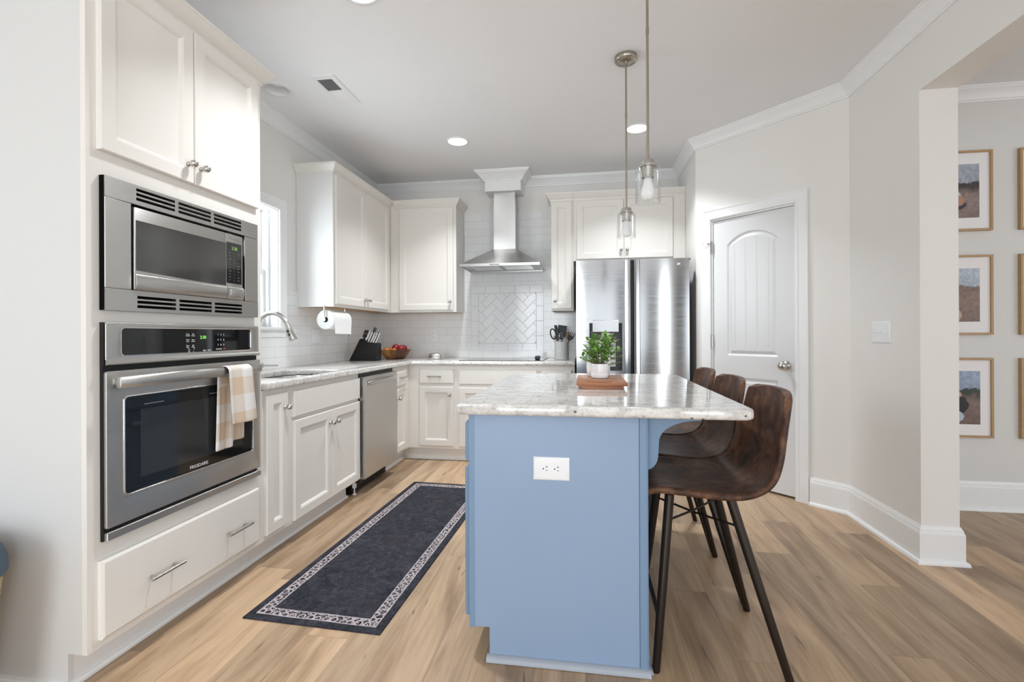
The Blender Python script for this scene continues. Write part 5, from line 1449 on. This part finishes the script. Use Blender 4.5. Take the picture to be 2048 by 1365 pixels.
# utensil crock
uc = Vector((-.207, 4.385, CZ))
o = obj('utensil_crock', MB().lathe([(.062, 0), (.066, .003), (.066, .164), (.0645, .167), (.0615, .166), (.060, .160), (.060, .01), (0, .01)], uc, 'z', 40), 'crock', None, 50, center=True)
tag(o, 'speckled grey stoneware crock of cooking tools beside the refrigerator', 'crock')
def tool(nm, lab, base, top, build, mat, hmat=None):
    b_, t_ = uc+Vector(base), uc+Vector(top); d = (t_-b_).normalized(); s = d.cross(Vector((0, -1, .0))).normalized(); f = s.cross(d)
    t = thing(nm, lab, 'kitchen utensil', b_)
    obj('shaft', MB().tube([b_, t_], [.0042, .0050], 8), hmat or mat, t, 50)
    build(t, t_, d, s, f, mat)
def slab(t, t_, d, s, f, mat, nm, pts, th=.004):
    bm = bmesh.new(); A = [bm.verts.new(t_+s*u+d*v-f*th/2) for u, v in pts]; B = [bm.verts.new(t_+s*u+d*v+f*th/2) for u, v in pts]; n = len(pts)
    bm.faces.new(A); bm.faces.new(B[::-1])
    for i in range(n): bm.faces.new((A[i], B[i], B[(i+1) % n], A[(i+1) % n]))
    return obj(nm, bm, mat, t, 30)
tool('spatula', 'broad black turner standing in the middle of the stoneware crock', (.004, .004, .012), (.004, .008, .205),
     lambda t, p, d, s, f, m_: slab(t, p, d, s, f, m_, 'blade', [(-.012, -.02), (.012, -.02), (.040, .030), (.046, .108), (-.036, .120), (-.036, .030)]), 'black')
tool('pasta_server', 'black pasta fork leaning to the right out of the crock', (.006, -.010, .012), (.072, -.018, .190),
     lambda t, p, d, s, f, m_: [slab(t, p, d, s, f, m_, 'fork_head', [(-.010, -.012), (.010, -.012), (.030, .012), (.030, .035), (-.026, .035), (-.026, .010)]), [obj('tine', MB().tube([p+s*u+d*.03, p+s*(u*1.15)+d*.058-f*.006, p+s*(u*1.2)+d*.072-f*.016], [.0042, .0036, .002], 8), m_, t) for u in (-.023, -.009, .007, .025)]], 'black')
tool('kitchen_shears', 'black handled shears with an open ring leaning left in the crock', (-.004, -.012, .012), (-.046, -.020, .205),
     lambda t, p, d, s, f, m_: [obj('handle', MB().tube([p+d*.04+d*(.048*cos(q))+s*(.024*sin(q)-.022) for q in [k*pi/9 for k in range(18)]], .006, 8, cyclic=True), m_, t, 50), slab(t, p, d, s, f, m_, 'grip', [(-.006, -.03), (.024, -.03), (.034, .04), (.030, .112), (.004, .118), (-.002, .05)], .012)], 'black', 'chrome')
tool('whisk', 'steel wire whisk at the front of the crock', (0, -.022, .012), (-.002, -.040, .172),
     lambda t, p, d, s, f, m_: [obj('wire_loop', MB().tube([p+(s*cos(a)+f*sin(a))*(.024*sin(q))+d*(.034-.046*cos(q)) for q in [pi*(.06+.88*k/14)*1.0 for k in range(15)]]+[p-(s*cos(a)+f*sin(a))*(.024*sin(q))+d*(.034-.046*cos(q)) for q in [pi*(.94-.88*k/14) for k in range(1, 15)]], .0016, 6), m_, t, 50) for a in (0, pi/3, 2*pi/3)], 'chrome')
tool('wooden_spoon', 'light wooden spoon behind the black pasta fork in the crock', (.010, .014, .012), (.052, .026, .200),
     lambda t, p, d, s, f, m_: obj('spoon_bowl', MB().lathe([(0, -.022), (.010, -.016), (.021, .006), (.024, .026), (.020, .046), (.010, .058), (0, .062)], p, (s, f*.35, d), 20), m_, t, 60), 'tan')
tool('wooden_turner', 'short pale turner at the left side of the crock', (-.010, .004, .012), (-.050, .004, .172),
     lambda t, p, d, s, f, m_: slab(t, p, d, s, f, m_, 'blade', [(-.006, -.03), (.006, -.03), (.020, .0), (.024, .045), (-.014, .060), (-.020, .0)], .006), plain('pale_silicone', (.55, .52, .49), .5))
tool('ladle_handle', 'black handle with a hanging ring, the tallest tool in the crock', (-.004, .016, .012), (-.016, .020, .285),
     lambda t, p, d, s, f, m_: obj('hanging_ring', MB().tube([p+d*.014+d*(.014*cos(q))+s*(.011*sin(q)) for q in [k*pi/8 for k in range(16)]], .0028, 8, cyclic=True), m_, t, 50), 'black')

# paper towel under the left wall cabinet
rx, rz, r0 = -1.972, 1.272, .0745
t = thing('paper_towel_holder', 'steel rod holder screwed under the left wall cabinet', 'paper towel holder', (rx, 3.36, rz))
obj('rod', MB().tube([(rx, 3.352, rz), (rx, 3.672, rz)], .006, 10), 'chrome', t, 50)
obj('arm', MB().tube([(rx, 3.355, rz-.002), (rx, 3.355, 1.378), (rx, 3.375, 1.3845)], .006, 10).lathe([(.012, -.004), (.012, .004), (0, .005)], (rx, 3.352, rz), 'y', 14), 'chrome', t, 50)
obj('arm', MB().tube([(rx, 3.668, rz-.002), (rx, 3.668, 1.385)], .006, 10), 'chrome', t, 50)
t = thing('paper_towel_roll', 'white paper towel roll hanging under the left wall cabinet', 'paper towel', (rx, 3.5, rz))
obj('roll', MB().lathe([(.021, .0), (r0-.004, .0), (r0, .004), (r0, .270), (r0-.004, .274), (.021, .274)], (rx, 3.372, rz), 'y', 48, True), 'white_paper', t, 50)
obj('core', MB().lathe([(.0208, .002), (.0208, .272), (.0185, .272), (.0185, .002)], (rx, 3.372, rz), 'y', 24, True), plain('grey_card_core', (.16, .15, .14), .9), t, 50)
bm = bmesh.new(); rows = []
for i in range(15):
    f = i/14
    if f < .45: a = .9-(.9)*(f/.45); x, z = rx+(r0+.0015)*cos(a), rz+(r0+.0015)*sin(a)
    else: g_ = (f-.45)/.55; x, z = rx+r0+.0015-.004*g_+.006*g_*g_, rz-.108*g_
    rows.append([bm.verts.new((x-.012*(k/8)*max(0, f-.5), 3.374+.268*k/8+.010*max(0, f-.6)*(4-k)/4, z-.008*(k/8)*max(0, f-.45))) for k in range(9)])
for a, b in zip(rows, rows[1:]):
    for k in range(8): bm.faces.new((a[k], a[k+1], b[k+1], b[k]))
obj('loose_sheet', bm, 'white_paper', t, 80)

# ------------------------------------------------------------------ picture frames in the next room
def photo_mat(name, seed, sky, land, dark, figs=()):
    m, nt, b = M(name)
    tc = nd(nt, 'ShaderNodeTexCoord'); sp = nd(nt, 'ShaderNodeSeparateXYZ'); lk(nt, tc.outputs['Generated'], sp.inputs[0])
    mp = nd(nt, 'ShaderNodeMapping'); mp.inputs['Location'].default_value = (seed, seed*.7, 0); lk(nt, tc.outputs['Generated'], mp.inputs[0])
    n1 = noise(nt, mp.outputs[0], 3.2, 4, .6); n2 = noise(nt, mp.outputs[0], 14, 4, .7)
    h = math_(nt, 'ADD', sp.outputs[2], math_(nt, 'MULTIPLY', math_(nt, 'SUBTRACT', n1, .5), .38))
    c = ramp(nt, h, [(.0, tuple(x*.8 for x in land)), (.42, land), (.58, dark), (.64, dark), (.67, sky), (1, tuple(min(1, x*1.15) for x in sky))])
    mu = nd(nt, 'ShaderNodeMix', data_type='RGBA', blend_type='MULTIPLY'); mu.inputs[0].default_value = .8
    lk(nt, c, mu.inputs[6]); lk(nt, ramp(nt, n2, [(.35, (.6, .58, .56)), (.65, (1.1, 1.1, 1.1))]), mu.inputs[7])
    o_ = mu.outputs[2]
    for (cx, cz, ax, az, fc) in figs:
        e = math_(nt, 'ADD', math_(nt, 'POWER', math_(nt, 'DIVIDE', math_(nt, 'SUBTRACT', sp.outputs[0], cx), ax), 2.0), math_(nt, 'POWER', math_(nt, 'DIVIDE', math_(nt, 'SUBTRACT', sp.outputs[2], cz), az), 2.0))
        o_ = mixc(nt, math_(nt, 'LESS_THAN', math_(nt, 'ADD', e, math_(nt, 'MULTIPLY', math_(nt, 'SUBTRACT', n2, .5), .9)), 1.0), o_, fc)
    lk(nt, o_, b.inputs['Base Color']); b.inputs['Roughness'].default_value = .35
    return m
FIGS = [((.36, .40, .26, .16, (.52, .53, .55)), (.50, .24, .22, .09, (.03, .03, .045)), (.56, .32, .12, .10, (.42, .22, .15))),
        ((.34, .30, .16, .20, (.06, .10, .15)), (.46, .12, .16, .12, (.50, .32, .26))),
        ((.40, .55, .22, .08, (.50, .32, .28)), (.58, .36, .17, .16, (.012, .011, .013)), (.48, .14, .18, .11, (.45, .52, .60)))]
PH = [('print_shore_rocks', 1.3, (.36, .40, .47), (.30, .22, .20), (.05, .04, .04)), ('print_cliff', 4.1, (.42, .47, .56), (.25, .165, .125), (.20, .13, .10)), ('print_beach_trees', 7.7, (.30, .37, .50), (.22, .15, .13), (.03, .04, .025))]
ROWS = [(1.812, 2.332), (1.138, 1.655), (.472, .988)]
rown = ['top', 'middle', 'bottom']; what = ['shoreline rocks', 'a brown cliff', 'a beach and dark trees']
for ci, (xa, xb) in enumerate(((2.186, 2.602), (2.756, 3.172))):
    for ri, (za, zb) in enumerate(ROWS):
        lab = ('oak framed photo print of %s, %s one beside the wall corner' % (what[ri], rown[ri])) if ci == 0 else ('%s oak framed picture of the column cut by the right side of the picture' % rown[ri])
        t = thing('picture_frame', lab, 'framed picture', ((xa+xb)/2, YO-.01, za), 0, 'oak framed prints on the far wall')
        mt_ = Matrix(((1, 0, 0, 0), (0, 0, 1, 0), (0, 1, 0, 0), (0, 0, 0, 1)))
        m = MB().plate('y', YO-.024, YO-.001, xa, xb, za, zb, [(xa+.014, xb-.014, za+.014, zb-.014)]); obj('frame', m, 'frame', t, None)
        obj('mat_board', MB().box(xa+.013, xb-.013, YO-.014, YO-.004, za+.013, zb-.013), 'mat', t, None)
        hm = (zb-za)*.165
        pr_ = obj('print', MB().box(xa+.070, xb-.072, YO-.0150, YO-.0139, za+hm, zb-hm), photo_mat(PH[ri][0]+('b' if ci else ''), PH[ri][1]+ci*3, *PH[ri][2:], FIGS[ri]), t, None)
# ------------------------------------------------------------------ rope basket at the left edge
kc = Vector((-1.93, 1.02, 0))
t = thing('rope_basket', 'coiled rope basket with a slate blue cloth at the left edge of the picture', 'basket', kc)
m = MB(); n = 21
pr = []
for k in range(n):
    z = .012+.0215*k; f = z/.46; r = .165+.068*f**.7
    for q in range(5): a = -pi/2+pi*q/4; pr.append((r+.0085*cos(a), z+.0107*sin(a)))
pr += [(.220, .462), (.216, .45), (.155, .02), (0, .016)]
obj('coiled_wall', MB().lathe([(0, .003)]+pr, kc, 'z', 48), 'rope', t, 60)
pr = [(.214, .40), (.222, .455), (.238, .470), (.2445, .462), (.245, .435), (.2475, .435), (.2475, .466), (.243, .478), (.236, .500), (.214, .522), (.17, .535), (.08, .545), (0, .548)]
obj('folded_cloth', MB().lathe(pr, kc, 'z', 40), 'denim', t, 60)
